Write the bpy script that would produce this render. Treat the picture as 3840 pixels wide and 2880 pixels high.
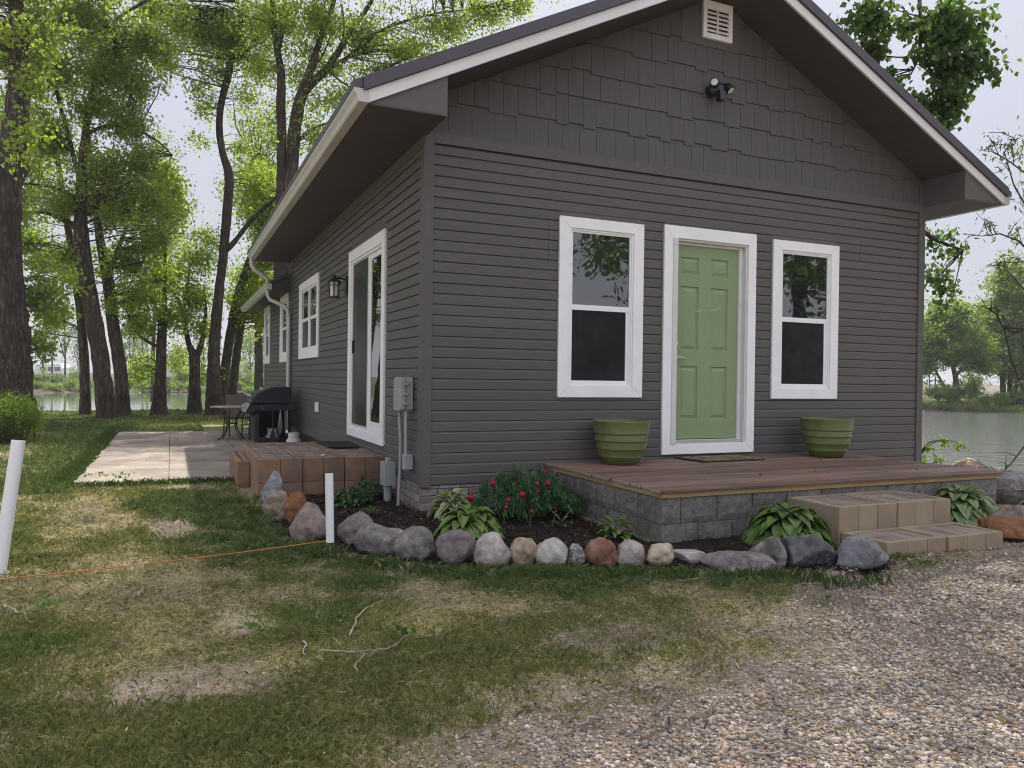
import bpy, bmesh, math, random
import numpy as np
from mathutils import Vector
for o in list(bpy.data.objects): bpy.data.objects.remove(o)
scene = bpy.context.scene
C = scene.collection
R = math.radians
rng = np.random.default_rng(7)
random.seed(7)

# ------------------------------------------------------------------ camera
CAM = np.array([-2.0292, -6.5470, 0.9910]); YAW, PITCH, ROLL, FPX = -0.417444, -0.006504, 0.013453, 2877.017
_c, _s = math.cos(YAW), math.sin(YAW)
_f = np.array([-_s, _c, 0.0]); _r = np.array([_c, _s, 0.0]); _u = np.array([0, 0, 1.0])
FW = _f*math.cos(PITCH) + _u*math.sin(PITCH); _u2 = _u*math.cos(PITCH) - _f*math.sin(PITCH)
RT = _r*math.cos(ROLL) + _u2*math.sin(ROLL); UP = _u2*math.cos(ROLL) - _r*math.sin(ROLL)
KP = 3840/2212
def ray(x, y): return FW + RT*((x*KP-1920)/FPX) - UP*((y*KP-1440)/FPX)
def onz(x, y, z):                      # point of the plane z seen at picture place x, y
    r = ray(x, y); return CAM + r*(z-CAM[2])/r[2]
def deep(x, y, d): return CAM + ray(x, y)*d
def mpp(d): return KP*d/FPX            # metres per picture unit at depth d
cam_d = bpy.data.cameras.new('camera'); cam = bpy.data.objects.new('camera', cam_d); C.objects.link(cam)
from mathutils import Matrix
m4 = Matrix((( RT[0], UP[0], -FW[0], CAM[0]), (RT[1], UP[1], -FW[1], CAM[1]), (RT[2], UP[2], -FW[2], CAM[2]), (0, 0, 0, 1)))
cam.matrix_world = m4
cam_d.sensor_width = 36; cam_d.sensor_fit = 'HORIZONTAL'; cam_d.lens = FPX/3840*36
cam_d.clip_start = 0.05; cam_d.clip_end = 3000
scene.camera = cam

# ------------------------------------------------------------------ world and sun
SUN = Vector((0.31, 0.52, 1.0)).normalized()
el = math.asin(SUN.z); az = math.atan2(SUN.x, SUN.y)
w = bpy.data.worlds.new('World'); scene.world = w; w.use_nodes = True
nt = w.node_tree; nt.nodes.clear()
wo = nt.nodes.new('ShaderNodeOutputWorld'); bg = nt.nodes.new('ShaderNodeBackground')
sky = nt.nodes.new('ShaderNodeTexSky'); sky.sky_type = 'NISHITA'; sky.sun_disc = False
sky.sun_elevation = el; sky.sun_rotation = az; sky.air_density = 1.0; sky.dust_density = 3.0; sky.ozone_density = 1.5
tc = nt.nodes.new('ShaderNodeTexCoord'); mp = nt.nodes.new('ShaderNodeMapping'); mp.inputs['Scale'].default_value = (1.2, 1.2, 4.0)
cl = nt.nodes.new('ShaderNodeTexNoise'); cl.inputs['Scale'].default_value = 2.2; cl.inputs['Detail'].default_value = 5; cl.inputs['Roughness'].default_value = 0.55
cr = nt.nodes.new('ShaderNodeMapRange'); cr.inputs['From Min'].default_value = 0.3; cr.inputs['From Max'].default_value = 0.75
cl.inputs['Distortion'].default_value = 0.4
cr.inputs['To Min'].default_value = 0.68; cr.inputs['To Max'].default_value = 0.96
mx = nt.nodes.new('ShaderNodeMix'); mx.data_type = 'RGBA'
mx.inputs['B'].default_value = (5.1, 5.12, 5.75, 1)          # thin bright high cloud
L = nt.links.new
L(tc.outputs['Generated'], mp.inputs['Vector']); L(mp.outputs['Vector'], cl.inputs['Vector']); L(cl.outputs['Fac'], cr.inputs['Value'])
L(cr.outputs['Result'], mx.inputs['Factor']); L(sky.outputs['Color'], mx.inputs['A']); 
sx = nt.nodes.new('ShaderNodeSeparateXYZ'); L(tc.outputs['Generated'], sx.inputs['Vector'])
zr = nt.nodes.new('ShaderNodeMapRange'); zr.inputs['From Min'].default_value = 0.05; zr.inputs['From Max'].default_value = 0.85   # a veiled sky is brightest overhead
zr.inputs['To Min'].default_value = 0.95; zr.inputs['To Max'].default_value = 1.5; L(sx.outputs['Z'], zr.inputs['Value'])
yr = nt.nodes.new('ShaderNodeMapRange'); yr.inputs['From Min'].default_value = 0.25; yr.inputs['From Max'].default_value = -0.6   # extra sky brightness added behind the camera, to light the shaded house front
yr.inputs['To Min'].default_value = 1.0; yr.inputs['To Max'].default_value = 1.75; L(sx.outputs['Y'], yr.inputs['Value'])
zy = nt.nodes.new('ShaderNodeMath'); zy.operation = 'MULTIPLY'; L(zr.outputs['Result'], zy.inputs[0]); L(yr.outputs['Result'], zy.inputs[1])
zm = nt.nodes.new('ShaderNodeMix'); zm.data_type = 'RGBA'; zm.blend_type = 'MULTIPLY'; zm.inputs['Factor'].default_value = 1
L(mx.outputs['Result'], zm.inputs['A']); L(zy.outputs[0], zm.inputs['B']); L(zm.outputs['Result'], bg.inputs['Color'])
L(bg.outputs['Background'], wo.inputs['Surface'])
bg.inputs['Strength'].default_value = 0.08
sl = bpy.data.lights.new('sun', 'SUN'); sl.energy = 5.0; sl.angle = R(0.6); sl.color = (1.0, 0.95, 0.87)
so = bpy.data.objects.new('sun', sl); C.objects.link(so); so.rotation_euler = SUN.to_track_quat('Z', 'Y').to_euler(); so.location = (0, 0, 30)
scene.view_settings.view_transform = 'Standard'; scene.view_settings.look = 'None'
scene.view_settings.exposure = 0.6; scene.view_settings.gamma = 1
scene.cycles.max_bounces = 8; scene.cycles.transparent_max_bounces = 8
scene.cycles.use_denoising = True; scene.cycles.filter_width = 1.1; scene.cycles.sample_clamp_indirect = 4.0
scene.cycles.use_adaptive_sampling = False

# ------------------------------------------------------------------ helpers
def _set(o, label=None, cat=None, group=None, kind=None):
    if label: o['label'] = label
    if cat: o['category'] = cat
    if group: o['group'] = group
    if kind: o['kind'] = kind
    return o
WL = {}
def thing(name, label, cat, loc=(0, 0, 0), group=None, rz=0.0):
    o = bpy.data.objects.new(name, None); o.empty_display_size = 0.1; C.objects.link(o)
    o.location = loc; o.rotation_euler = (0, 0, rz); WL[o.name] = np.array(loc, float)
    return _set(o, label, cat, group)
def _base(parent):
    while parent is not None:
        if parent.name in WL: return WL[parent.name]
        parent = parent.parent
    return np.zeros(3)
def npmesh(name, verts, faces, mat, parent=None, local=False, col=None, smooth=False, mats=None, midx=None, origin=None):
    """verts (n,3), faces (m,k) array; world coordinates unless local"""
    verts = np.asarray(verts, np.float32)
    if not local: verts = verts - (_base(parent) if parent is not None else (np.zeros(3) if origin is None else np.asarray(origin)))
    faces = np.asarray(faces, np.int32); k = faces.shape[1]
    me = bpy.data.meshes.new(name)
    me.vertices.add(len(verts)); me.vertices.foreach_set('co', np.ascontiguousarray(verts, np.float32).ravel())
    me.loops.add(faces.size); me.loops.foreach_set('vertex_index', faces.ravel())
    me.polygons.add(len(faces)); me.polygons.foreach_set('loop_start', np.arange(0, faces.size, k, dtype=np.int32))
    me.polygons.foreach_set('loop_total', np.full(len(faces), k, np.int32))
    if smooth: me.polygons.foreach_set('use_smooth', np.ones(len(faces), bool))
    for mm in (mats or [mat]): me.materials.append(mm)
    if midx is not None: me.polygons.foreach_set('material_index', np.asarray(midx, np.int32))
    if col is not None:
        a = me.color_attributes.new('Col', 'FLOAT_COLOR', 'POINT')
        cc = np.ones((len(verts), 4), np.float32); cc[:, :np.asarray(col).shape[1]] = col
        a.data.foreach_set('color', cc.ravel())
    me.update(calc_edges=True)
    o = bpy.data.objects.new(name, me); C.objects.link(o)
    if parent is not None: o.parent = parent
    elif origin is not None: o.location = origin; WL[o.name] = np.asarray(origin, float)
    return o

class MB:
    """collects boxes, prisms, tubes and lathes in world coordinates, then makes ONE mesh"""
    def __init__(s): s.v = []; s.f = []
    def add(s, vs, fs):
        b = len(s.v); s.v += [tuple(map(float, p)) for p in vs]; s.f += [tuple(b+i for i in f) for f in fs]; return s
    def box(s, x0, x1, y0, y1, z0, z1, F=None):
        if x0 > x1: x0, x1 = x1, x0
        if y0 > y1: y0, y1 = y1, y0
        if z0 > z1: z0, z1 = z1, z0
        p = [(x0,y0,z0),(x1,y0,z0),(x1,y1,z0),(x0,y1,z0),(x0,y0,z1),(x1,y0,z1),(x1,y1,z1),(x0,y1,z1)]
        if F: p = [F(*q) for q in p]
        return s.add(p, [(0,3,2,1),(4,5,6,7),(0,1,5,4),(1,2,6,5),(2,3,7,6),(3,0,4,7)])
    def prism(s, poly, a, b, F):
        """poly: list of (p,q); F(p,q,t) -> point; from t=a to t=b"""
        n = len(poly)
        vs = [F(p, q, a) for p, q in poly] + [F(p, q, b) for p, q in poly]
        fs = [tuple(range(n))[::-1], tuple(range(n, 2*n))] + [(i, (i+1) % n, n+(i+1) % n, n+i) for i in range(n)]
        return s.add(vs, fs)
    def tube(s, pts, rad, n=8, cap=True):
        pts = [np.array(p, float) for p in pts]
        if not hasattr(rad, '__len__'): rad = [rad]*len(pts)
        vs = []; ref = None
        for i, p in enumerate(pts):
            t = pts[min(i+1, len(pts)-1)] - pts[max(i-1, 0)]; t = t/(np.linalg.norm(t)+1e-9)
            if ref is None:
                ref = np.array([1., 0, 0]) if abs(t[0]) < 0.8 else np.array([0, 1., 0])
            a = ref - t*ref.dot(t); a /= np.linalg.norm(a)+1e-9; b = np.cross(t, a); ref = a
            for k in range(n):
                th = 2*math.pi*k/n
                vs.append(p + (a*math.cos(th)+b*math.sin(th))*rad[i])
        fs = []
        for i in range(len(pts)-1):
            for k in range(n):
                fs.append((i*n+k, i*n+(k+1) % n, (i+1)*n+(k+1) % n, (i+1)*n+k))
        if cap: fs += [tuple(range(n))[::-1], tuple((len(pts)-1)*n+k for k in range(n))]
        return s.add(vs, fs)
    def lathe(s, prof, c=(0, 0, 0), n=32, axis='z'):
        vs = []; fs = []
        for r, z in prof:
            for k in range(n):
                th = 2*math.pi*k/n
                p = (r*math.cos(th), r*math.sin(th), z)
                if axis == 'y': p = (p[0], p[2], p[1])
                if axis == 'x': p = (p[2], p[0], p[1])
                vs.append((c[0]+p[0], c[1]+p[1], c[2]+p[2]))
        for i in range(len(prof)-1):
            for k in range(n): fs.append((i*n+k, i*n+(k+1) % n, (i+1)*n+(k+1) % n, (i+1)*n+k))
        if prof[0][0] > 1e-4: fs.append(tuple(range(n))[::-1])
        if prof[-1][0] > 1e-4: fs.append(tuple((len(prof)-1)*n+k for k in range(n)))
        return s.add(vs, fs)
    def build(s, name, mat, parent=None, bevel=0, smooth=False, fix=True, label=None, origin=None):
        base = _base(parent) if parent is not None else (np.zeros(3) if origin is None else np.asarray(origin, float))
        me = bpy.data.meshes.new(name)
        me.from_pydata([tuple(np.array(p)-base) for p in s.v], [], s.f); me.materials.append(mat)
        if fix:
            bm = bmesh.new(); bm.from_mesh(me); bmesh.ops.recalc_face_normals(bm, faces=bm.faces[:]); bm.to_mesh(me); bm.free()
        if smooth:
            me.polygons.foreach_set('use_smooth', np.ones(len(me.polygons), bool))
            try: me.set_sharp_from_angle(angle=R(40))
            except Exception: pass
        o = bpy.data.objects.new(name, me); C.objects.link(o)
        if parent is not None: o.parent = parent
        elif origin is not None: o.location = origin; WL[o.name] = base
        if bevel:
            b = o.modifiers.new('bevel', 'BEVEL'); b.width = bevel; b.segments = 2; b.limit_method = 'ANGLE'; b.angle_limit = R(40)
        if label: o['label'] = label
        return o
def copy_tree(o, parent=None):
    c = o.copy(); C.objects.link(c)
    if parent is not None: c.parent = parent
    for ch in [x for x in C.objects if x.parent is o]: copy_tree(ch, c)
    return c

# value noise for terrain and masks
_perm = np.random.default_rng(3).random((256, 256))
def vnoise(x, y):
    x = np.asarray(x, float); y = np.asarray(y, float)
    xi = np.floor(x).astype(int); yi = np.floor(y).astype(int); fx = x-xi; fy = y-yi
    fx = fx*fx*(3-2*fx); fy = fy*fy*(3-2*fy)
    g = lambda a, b: _perm[a % 256, b % 256]
    return (g(xi, yi)*(1-fx)+g(xi+1, yi)*fx)*(1-fy) + (g(xi, yi+1)*(1-fx)+g(xi+1, yi+1)*fx)*fy
def fbm(x, y, o=4):
    t = 0; a = 0.5
    for i in range(o): t = t + a*vnoise(np.asarray(x)*2**i+17*i, np.asarray(y)*2**i+31*i); a *= 0.5
    return t/(1-0.5**o)
def sstep(a, b, x):
    t = np.clip((np.asarray(x)-a)/(b-a), 0, 1); return t*t*(3-2*t)
def inpoly(x, y, poly):
    x = np.asarray(x); y = np.asarray(y); ins = np.zeros(x.shape, bool); n = len(poly)
    for i in range(n):
        x0, y0 = poly[i]; x1, y1 = poly[(i+1) % n]
        c = ((y0 > y) != (y1 > y)) & (x < (x1-x0)*(y-y0)/((y1-y0) if y1 != y0 else 1e-9)+x0); ins ^= c
    return ins

# ------------------------------------------------------------------ materials
def newmat(name):
    m = bpy.data.materials.new(name); m.use_nodes = True
    nt = m.node_tree; b = nt.nodes['Principled BSDF']; return m, nt, b
def M(name, col, rough=0.7, var=0.18, scale=8.0, stretch=(1, 1, 1), bump=0.0, bscale=60.0, bstretch=None, spec=0.35, metal=0.0,
      speck=0.0, speckcol=None, obrand=0.0, detail=5.0, col2=None, c2scale=None, coat=0.0, c2edge=(0.45, 0.6), island=0.0, bdet=6):
    m, nt, b = newmat(name); N = nt.nodes.new; l = nt.links.new
    tc = N('ShaderNodeTexCoord'); mp = N('ShaderNodeMapping'); mp.inputs['Scale'].default_value = stretch; l(tc.outputs['Object'], mp.inputs['Vector'])
    no = N('ShaderNodeTexNoise'); no.inputs['Scale'].default_value = scale; no.inputs['Detail'].default_value = detail; l(mp.outputs['Vector'], no.inputs['Vector'])
    mr = N('ShaderNodeMapRange'); mr.inputs['From Min'].default_value = 0.25; mr.inputs['From Max'].default_value = 0.75
    mr.inputs['To Min'].default_value = 1-var; mr.inputs['To Max'].default_value = 1+var; l(no.outputs['Fac'], mr.inputs['Value'])
    src = None
    if col2 is not None:
        n2 = N('ShaderNodeTexNoise'); n2.inputs['Scale'].default_value = c2scale or scale*0.4; n2.inputs['Detail'].default_value = 4
        l(mp.outputs['Vector'], n2.inputs['Vector'])
        r2 = N('ShaderNodeMapRange'); r2.inputs['From Min'].default_value = c2edge[0]; r2.inputs['From Max'].default_value = c2edge[1]; l(n2.outputs['Fac'], r2.inputs['Value'])
        mc = N('ShaderNodeMix'); mc.data_type = 'RGBA'; mc.inputs['A'].default_value = (*col, 1); mc.inputs['B'].default_value = (*col2, 1); l(r2.outputs['Result'], mc.inputs['Factor'])
        src = mc.outputs['Result']
    if speck:
        ns = N('ShaderNodeTexNoise'); ns.inputs['Scale'].default_value = speck; ns.inputs['Detail'].default_value = 2; l(tc.outputs['Object'], ns.inputs['Vector'])
        rs = N('ShaderNodeMapRange'); rs.inputs['From Min'].default_value = 0.60; rs.inputs['From Max'].default_value = 0.68; l(ns.outputs['Fac'], rs.inputs['Value'])
        ms = N('ShaderNodeMix'); ms.data_type = 'RGBA'; ms.inputs['B'].default_value = (*(speckcol or (0.6, 0.6, 0.58)), 1)
        if src is None: ms.inputs['A'].default_value = (*col, 1)
        else: l(src, ms.inputs['A'])
        l(rs.outputs['Result'], ms.inputs['Factor']); src = ms.outputs['Result']
    mu = N('ShaderNodeMix'); mu.data_type = 'RGBA'; mu.blend_type = 'MULTIPLY'; mu.inputs['Factor'].default_value = 1
    if src is None: mu.inputs['A'].default_value = (*col, 1)
    else: l(src, mu.inputs['A'])
    l(mr.outputs['Result'], mu.inputs['B'])
    out = mu.outputs['Result']
    if island:
        ge = N('ShaderNodeNewGeometry'); ri = N('ShaderNodeMapRange'); ri.inputs['To Min'].default_value = 1-island; ri.inputs['To Max'].default_value = 1+island
        l(ge.outputs['Random Per Island'], ri.inputs['Value'])
        m2 = N('ShaderNodeMix'); m2.data_type = 'RGBA'; m2.blend_type = 'MULTIPLY'; m2.inputs['Factor'].default_value = 1
        l(out, m2.inputs['A']); l(ri.outputs['Result'], m2.inputs['B']); out = m2.outputs['Result']
    if obrand:
        oi = N('ShaderNodeObjectInfo'); ro = N('ShaderNodeMapRange'); ro.inputs['To Min'].default_value = 1-obrand; ro.inputs['To Max'].default_value = 1+obrand
        l(oi.outputs['Random'], ro.inputs['Value'])
        m2 = N('ShaderNodeMix'); m2.data_type = 'RGBA'; m2.blend_type = 'MULTIPLY'; m2.inputs['Factor'].default_value = 1
        l(out, m2.inputs['A']); l(ro.outputs['Result'], m2.inputs['B']); out = m2.outputs['Result']
    l(out, b.inputs['Base Color'])
    b.inputs['Roughness'].default_value = rough; b.inputs['Specular IOR Level'].default_value = spec; b.inputs['Metallic'].default_value = metal
    b.inputs['Coat Weight'].default_value = coat
    if bump:
        mb = N('ShaderNodeMapping'); mb.inputs['Scale'].default_value = bstretch or stretch; l(tc.outputs['Object'], mb.inputs['Vector'])
        nb = N('ShaderNodeTexNoise'); nb.inputs['Scale'].default_value = bscale; nb.inputs['Detail'].default_value = bdet; nb.inputs['Roughness'].default_value = 0.62
        l(mb.outputs['Vector'], nb.inputs['Vector'])
        bu = N('ShaderNodeBump'); bu.inputs['Strength'].default_value = 1.0; bu.inputs['Distance'].default_value = bump; l(nb.outputs['Fac'], bu.inputs['Height']); l(bu.outputs['Normal'], b.inputs['Normal'])
    return m
def glass_mat(name, ior=1.9, base=(0.012, 0.014, 0.016), wav=0.0):
    m, nt, b = newmat(name); b.inputs['Base Color'].default_value = (*base, 1); b.inputs['Roughness'].default_value = 0.015
    b.inputs['IOR'].default_value = ior; b.inputs['Specular IOR Level'].default_value = 0.5
    if wav:
        tc = nt.nodes.new('ShaderNodeTexCoord'); n = nt.nodes.new('ShaderNodeTexNoise'); n.inputs['Scale'].default_value = 3.5; n.inputs['Detail'].default_value = 1
        bu = nt.nodes.new('ShaderNodeBump'); bu.inputs['Distance'].default_value = wav; nt.links.new(tc.outputs['Object'], n.inputs['Vector'])
        nt.links.new(n.outputs['Fac'], bu.inputs['Height']); nt.links.new(bu.outputs['Normal'], b.inputs['Normal'])
    return m
def leaf_mat(name, rough=0.45, trans=0.45, tcol=(1.25, 1.35, 0.55), spec=0.4):
    m, nt, b = newmat(name); l = nt.links.new
    at = nt.nodes.new('ShaderNodeAttribute'); at.attribute_name = 'Col'; l(at.outputs['Color'], b.inputs['Base Color'])
    b.inputs['Roughness'].default_value = rough; b.inputs['Specular IOR Level'].default_value = spec
    tr = nt.nodes.new('ShaderNodeBsdfTranslucent')
    mu = nt.nodes.new('ShaderNodeMix'); mu.data_type = 'RGBA'; mu.blend_type = 'MULTIPLY'; mu.inputs['Factor'].default_value = 1; mu.inputs['B'].default_value = (*tcol, 1)
    l(at.outputs['Color'], mu.inputs['A']); l(mu.outputs['Result'], tr.inputs['Color'])
    mx = nt.nodes.new('ShaderNodeMixShader'); mx.inputs['Fac'].default_value = trans
    l(b.outputs['BSDF'], mx.inputs[1]); l(tr.outputs['BSDF'], mx.inputs[2]); l(mx.outputs['Shader'], nt.nodes['Material Output'].inputs['Surface'])
    return m
def attr_mat(name, rough=0.8, bump=0.0, bscale=40, spec=0.3, var=0.0, vscale=30):
    m, nt, b = newmat(name); l = nt.links.new; N = nt.nodes.new
    at = N('ShaderNodeAttribute'); at.attribute_name = 'Col'
    tc = N('ShaderNodeTexCoord'); src = at.outputs['Color']
    if var:
        no = N('ShaderNodeTexNoise'); no.inputs['Scale'].default_value = vscale; no.inputs['Detail'].default_value = 6; l(tc.outputs['Object'], no.inputs['Vector'])
        mr = N('ShaderNodeMapRange'); mr.inputs['From Min'].default_value = 0.25; mr.inputs['From Max'].default_value = 0.75; mr.inputs['To Min'].default_value = 1-var; mr.inputs['To Max'].default_value = 1+var
        l(no.outputs['Fac'], mr.inputs['Value'])
        mu = N('ShaderNodeMix'); mu.data_type = 'RGBA'; mu.blend_type = 'MULTIPLY'; mu.inputs['Factor'].default_value = 1; l(src, mu.inputs['A']); l(mr.outputs['Result'], mu.inputs['B']); src = mu.outputs['Result']
    l(src, b.inputs['Base Color'])
    b.inputs['Roughness'].default_value = rough; b.inputs['Specular IOR Level'].default_value = spec
    if bump:
        nb = N('ShaderNodeTexNoise'); nb.inputs['Scale'].default_value = bscale; nb.inputs['Detail'].default_value = 5; l(tc.outputs['Object'], nb.inputs['Vector'])
        bu = N('ShaderNodeBump'); bu.inputs['Distance'].default_value = bump; l(nb.outputs['Fac'], bu.inputs['Height']); l(bu.outputs['Normal'], b.inputs['Normal'])
    return m
def bark_mat(name, col, dark, sc=9.0):
    m, nt, b = newmat(name); l = nt.links.new; N = nt.nodes.new
    tc = N('ShaderNodeTexCoord'); mp = N('ShaderNodeMapping'); mp.inputs['Scale'].default_value = (1, 1, 0.13); l(tc.outputs['Object'], mp.inputs['Vector'])
    n1 = N('ShaderNodeTexNoise'); n1.inputs['Scale'].default_value = sc; n1.inputs['Detail'].default_value = 7; n1.inputs['Roughness'].default_value = 0.6; n1.inputs['Distortion'].default_value = 0.6; l(mp.outputs['Vector'], n1.inputs['Vector'])
    s1 = N('ShaderNodeMath'); s1.operation = 'SUBTRACT'; s1.inputs[1].default_value = 0.5; l(n1.outputs['Fac'], s1.inputs[0])
    a1 = N('ShaderNodeMath'); a1.operation = 'ABSOLUTE'; l(s1.outputs[0], a1.inputs[0])
    mr = N('ShaderNodeMapRange'); mr.inputs['From Max'].default_value = 0.16; l(a1.outputs[0], mr.inputs['Value'])
    n2 = N('ShaderNodeTexNoise'); n2.inputs['Scale'].default_value = 2.5; n2.inputs['Detail'].default_value = 5; l(tc.outputs['Object'], n2.inputs['Vector'])
    r2 = N('ShaderNodeMapRange'); r2.inputs['From Min'].default_value = 0.3; r2.inputs['From Max'].default_value = 0.7; r2.inputs['To Min'].default_value = 0.65; r2.inputs['To Max'].default_value = 1.25; l(n2.outputs['Fac'], r2.inputs['Value'])
    cx = N('ShaderNodeMix'); cx.data_type = 'RGBA'; cx.inputs['A'].default_value = (*dark, 1); cx.inputs['B'].default_value = (*col, 1); l(mr.outputs['Result'], cx.inputs['Factor'])
    mu = N('ShaderNodeMix'); mu.data_type = 'RGBA'; mu.blend_type = 'MULTIPLY'; mu.inputs['Factor'].default_value = 1; l(cx.outputs['Result'], mu.inputs['A']); l(r2.outputs['Result'], mu.inputs['B'])
    l(mu.outputs['Result'], b.inputs['Base Color']); b.inputs['Roughness'].default_value = 0.92; b.inputs['Specular IOR Level'].default_value = 0.2
    bu = N('ShaderNodeBump'); bu.inputs['Distance'].default_value = 0.03; bu.inputs['Strength'].default_value = 1; l(mr.outputs['Result'], bu.inputs['Height']); l(bu.outputs['Normal'], b.inputs['Normal'])
    return m

SID = (0.094, 0.085, 0.081)
m_siding = M('siding_paint', SID, 0.5, 0.10, 3.0, (1.2, 1.2, 22), 0.0022, 9.0, (1.6, 1.6, 46), spec=0.45, island=0.06)
m_shake = M('shake_paint', (0.092, 0.085, 0.085), 0.6, 0.12, 3.0, (14, 6, 1.0), 0.002, 9.0, (30, 8, 1.2), spec=0.35)
m_trimgrey = M('corner_paint', (0.097, 0.088, 0.087), 0.55, 0.08, 6, (3, 3, 1), 0.0008, 40, spec=0.4)
m_soffit = M('soffit_paint', (0.075, 0.066, 0.067), 0.65, 0.1, 5, bump=0.0006, bscale=50)
m_roof = M('roof_metal', (0.055, 0.05, 0.06), 0.45, 0.1, 6, spec=0.5)
m_white = M('white_trim', (0.83, 0.83, 0.83), 0.5, 0.05, 5, (1, 1, 1), 0.0005, 35, spec=0.4, speck=0)
m_fascia = M('white_metal_trim', (0.66, 0.66, 0.67), 0.5, 0.05, 3, spec=0.4)
m_gutter = M('gutter_metal', (0.50, 0.49, 0.465), 0.4, 0.08, 4, spec=0.45)
m_vinyl = M('vinyl', (0.82, 0.82, 0.82), 0.35, 0.03, 5, spec=0.5)
m_glass = glass_mat('window_glass', 2.1, wav=0.0016)
m_glass2 = glass_mat('slider_glass', 2.0, wav=0.0003)
m_screen = M('insect_screen', (0.0125, 0.0125, 0.015), 0.3, 0.7, 5, spec=0.16)
m_door = M('door_paint', (0.225, 0.30, 0.155), 0.42, 0.05, 4, bump=0.0004, bscale=90, spec=0.45)
m_jamb = M('jamb_paint', (0.62, 0.62, 0.60), 0.5, 0.06, 6)
m_chrome = M('satin_metal', (0.62, 0.62, 0.62), 0.28, 0.05, 8, metal=1.0)
m_dark = M('dark_metal', (0.018, 0.018, 0.02), 0.45, 0.2, 9, spec=0.5)
m_black = M('black_plastic', (0.012, 0.013, 0.02), 0.4, 0.2, 9, spec=0.5)
m_lens = M('lamp_lens', (0.75, 0.75, 0.74), 0.2, 0.02, 5)
m_frost = M('frosted_glass', (0.62, 0.61, 0.58), 0.4, 0.06, 6)
m_deck = M('deck_board', (0.205, 0.118, 0.084), 0.6, 0.4, 2.2, (1.0, 12, 12), 0.002, 9, (1.2, 40, 40), col2=(0.125, 0.085, 0.073), c2scale=1.3, island=0.32)
m_lumber = M('treated_lumber', (0.37, 0.27, 0.12), 0.7, 0.2, 3, (1.2, 14, 14), 0.0008, 12, (2, 30, 30))
m_endgrain = M('board_end', (0.28, 0.24, 0.21), 0.8, 0.2, 30)
m_splitblock = M('split_block', (0.125, 0.118, 0.112), 0.9, 0.35, 22, bump=0.010, bscale=34, col2=(0.17, 0.155, 0.14), c2scale=3, speck=140, speckcol=(0.30, 0.28, 0.26), island=0.12)
m_stepblock = M('step_block', (0.295, 0.232, 0.158), 0.85, 0.12, 6, bump=0.0009, bscale=160, col2=(0.25, 0.19, 0.14), c2scale=2.4, obrand=0.05, island=0.09)
m_stepblock2 = M('stoop_block', (0.27, 0.165, 0.103), 0.85, 0.16, 5, bump=0.0009, bscale=160, col2=(0.17, 0.115, 0.088), c2scale=3.0, obrand=0.06, island=0.14)
m_paver = M('paver', (0.24, 0.19, 0.15), 0.9, 0.25, 14, bump=0.0015, bscale=120, col2=(0.17, 0.14, 0.12), c2scale=7, island=0.2)
m_veneer = M('stone_veneer', (0.24, 0.195, 0.175), 0.9, 0.3, 14, bump=0.006, bscale=30, col2=(0.20, 0.20, 0.20), c2scale=5, island=0.25)
m_pot = M('green_glaze', (0.125, 0.152, 0.05), 0.34, 0.12, 5, spec=0.45, col2=(0.10, 0.122, 0.043), c2scale=3)
m_soil = M('potting_soil', (0.02, 0.014, 0.01), 0.95, 0.4, 40, bump=0.01, bscale=60)
m_mat = M('coir_mat', (0.23, 0.165, 0.10), 0.95, 0.45, 26, bump=0.006, bscale=120, col2=(0.09, 0.06, 0.04), c2scale=12)
m_rubber = M('black_rubber', (0.015, 0.015, 0.017), 0.7, 0.2, 20, bump=0.002, bscale=90)
m_utility = M('utility_grey', (0.30, 0.295, 0.275), 0.5, 0.06, 5, spec=0.4)
m_pvcgrey = M('grey_conduit', (0.33, 0.34, 0.36), 0.45, 0.06, 6)
m_pedestal = M('pedestal_grey', (0.285, 0.31, 0.31), 0.5, 0.07, 6)
m_pvc = M('white_pvc', (0.74, 0.75, 0.76), 0.4, 0.04, 4, col2=(0.52, 0.49, 0.44), c2scale=5, c2edge=(0.60, 0.78))
m_rust = M('rusty_rebar', (0.20, 0.14, 0.10), 0.9, 0.3, 50)
m_string = M('orange_twine', (0.46, 0.17, 0.055), 0.8, 0.2, 60)
m_tank = M('tank_paint', (0.55, 0.53, 0.48), 0.5, 0.15, 8)
m_conc = M('patio_concrete', (0.275, 0.235, 0.195), 0.9, 0.28, 2.6, bump=0.002, bscale=120, col2=(0.205, 0.175, 0.145), c2scale=1.4, detail=9)
m_tile = M('table_top', (0.30, 0.25, 0.21), 0.5, 0.2, 9)
m_sling = M('sling_fabric', (0.16, 0.12, 0.10), 0.8, 0.15, 40)
m_bronze = M('bronze_frame', (0.035, 0.027, 0.022), 0.45, 0.2, 9, spec=0.5)
m_leaf = leaf_mat('tree_leaf', 0.5, 0.55, (2.05, 2.3, .95))
m_plant = leaf_mat('plant_leaf', 0.35, 0.22, (1.1, 1.25, 0.5), 0.5)
m_grass = leaf_mat('grass_blade', 0.6, 0.25, (1.1, 1.15, 0.6), 0.25)
m_ground = attr_mat('ground_soil', 0.95, 0.012, 55, 0.15, 0.35, 24)
m_pebble = attr_mat('pebble', 0.75, 0.002, 120, 0.3, 0.15, 60)
m_barkA = bark_mat('bark', (0.165, 0.132, 0.108), (0.045, 0.035, 0.029), 15)
m_barkB = bark_mat('bark_grey', (0.155, 0.127, 0.108), (0.048, 0.039, 0.034), 19)
m_twig = M('twig_bark', (0.05, 0.04, 0.033), 0.85, 0.2, 20)
m_stick = M('dry_stick', (0.25, 0.21, 0.165), 0.85, 0.35, 22)
m_stem = M('green_stem', (0.08, 0.14, 0.04), 0.6, 0.2, 20)
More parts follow.
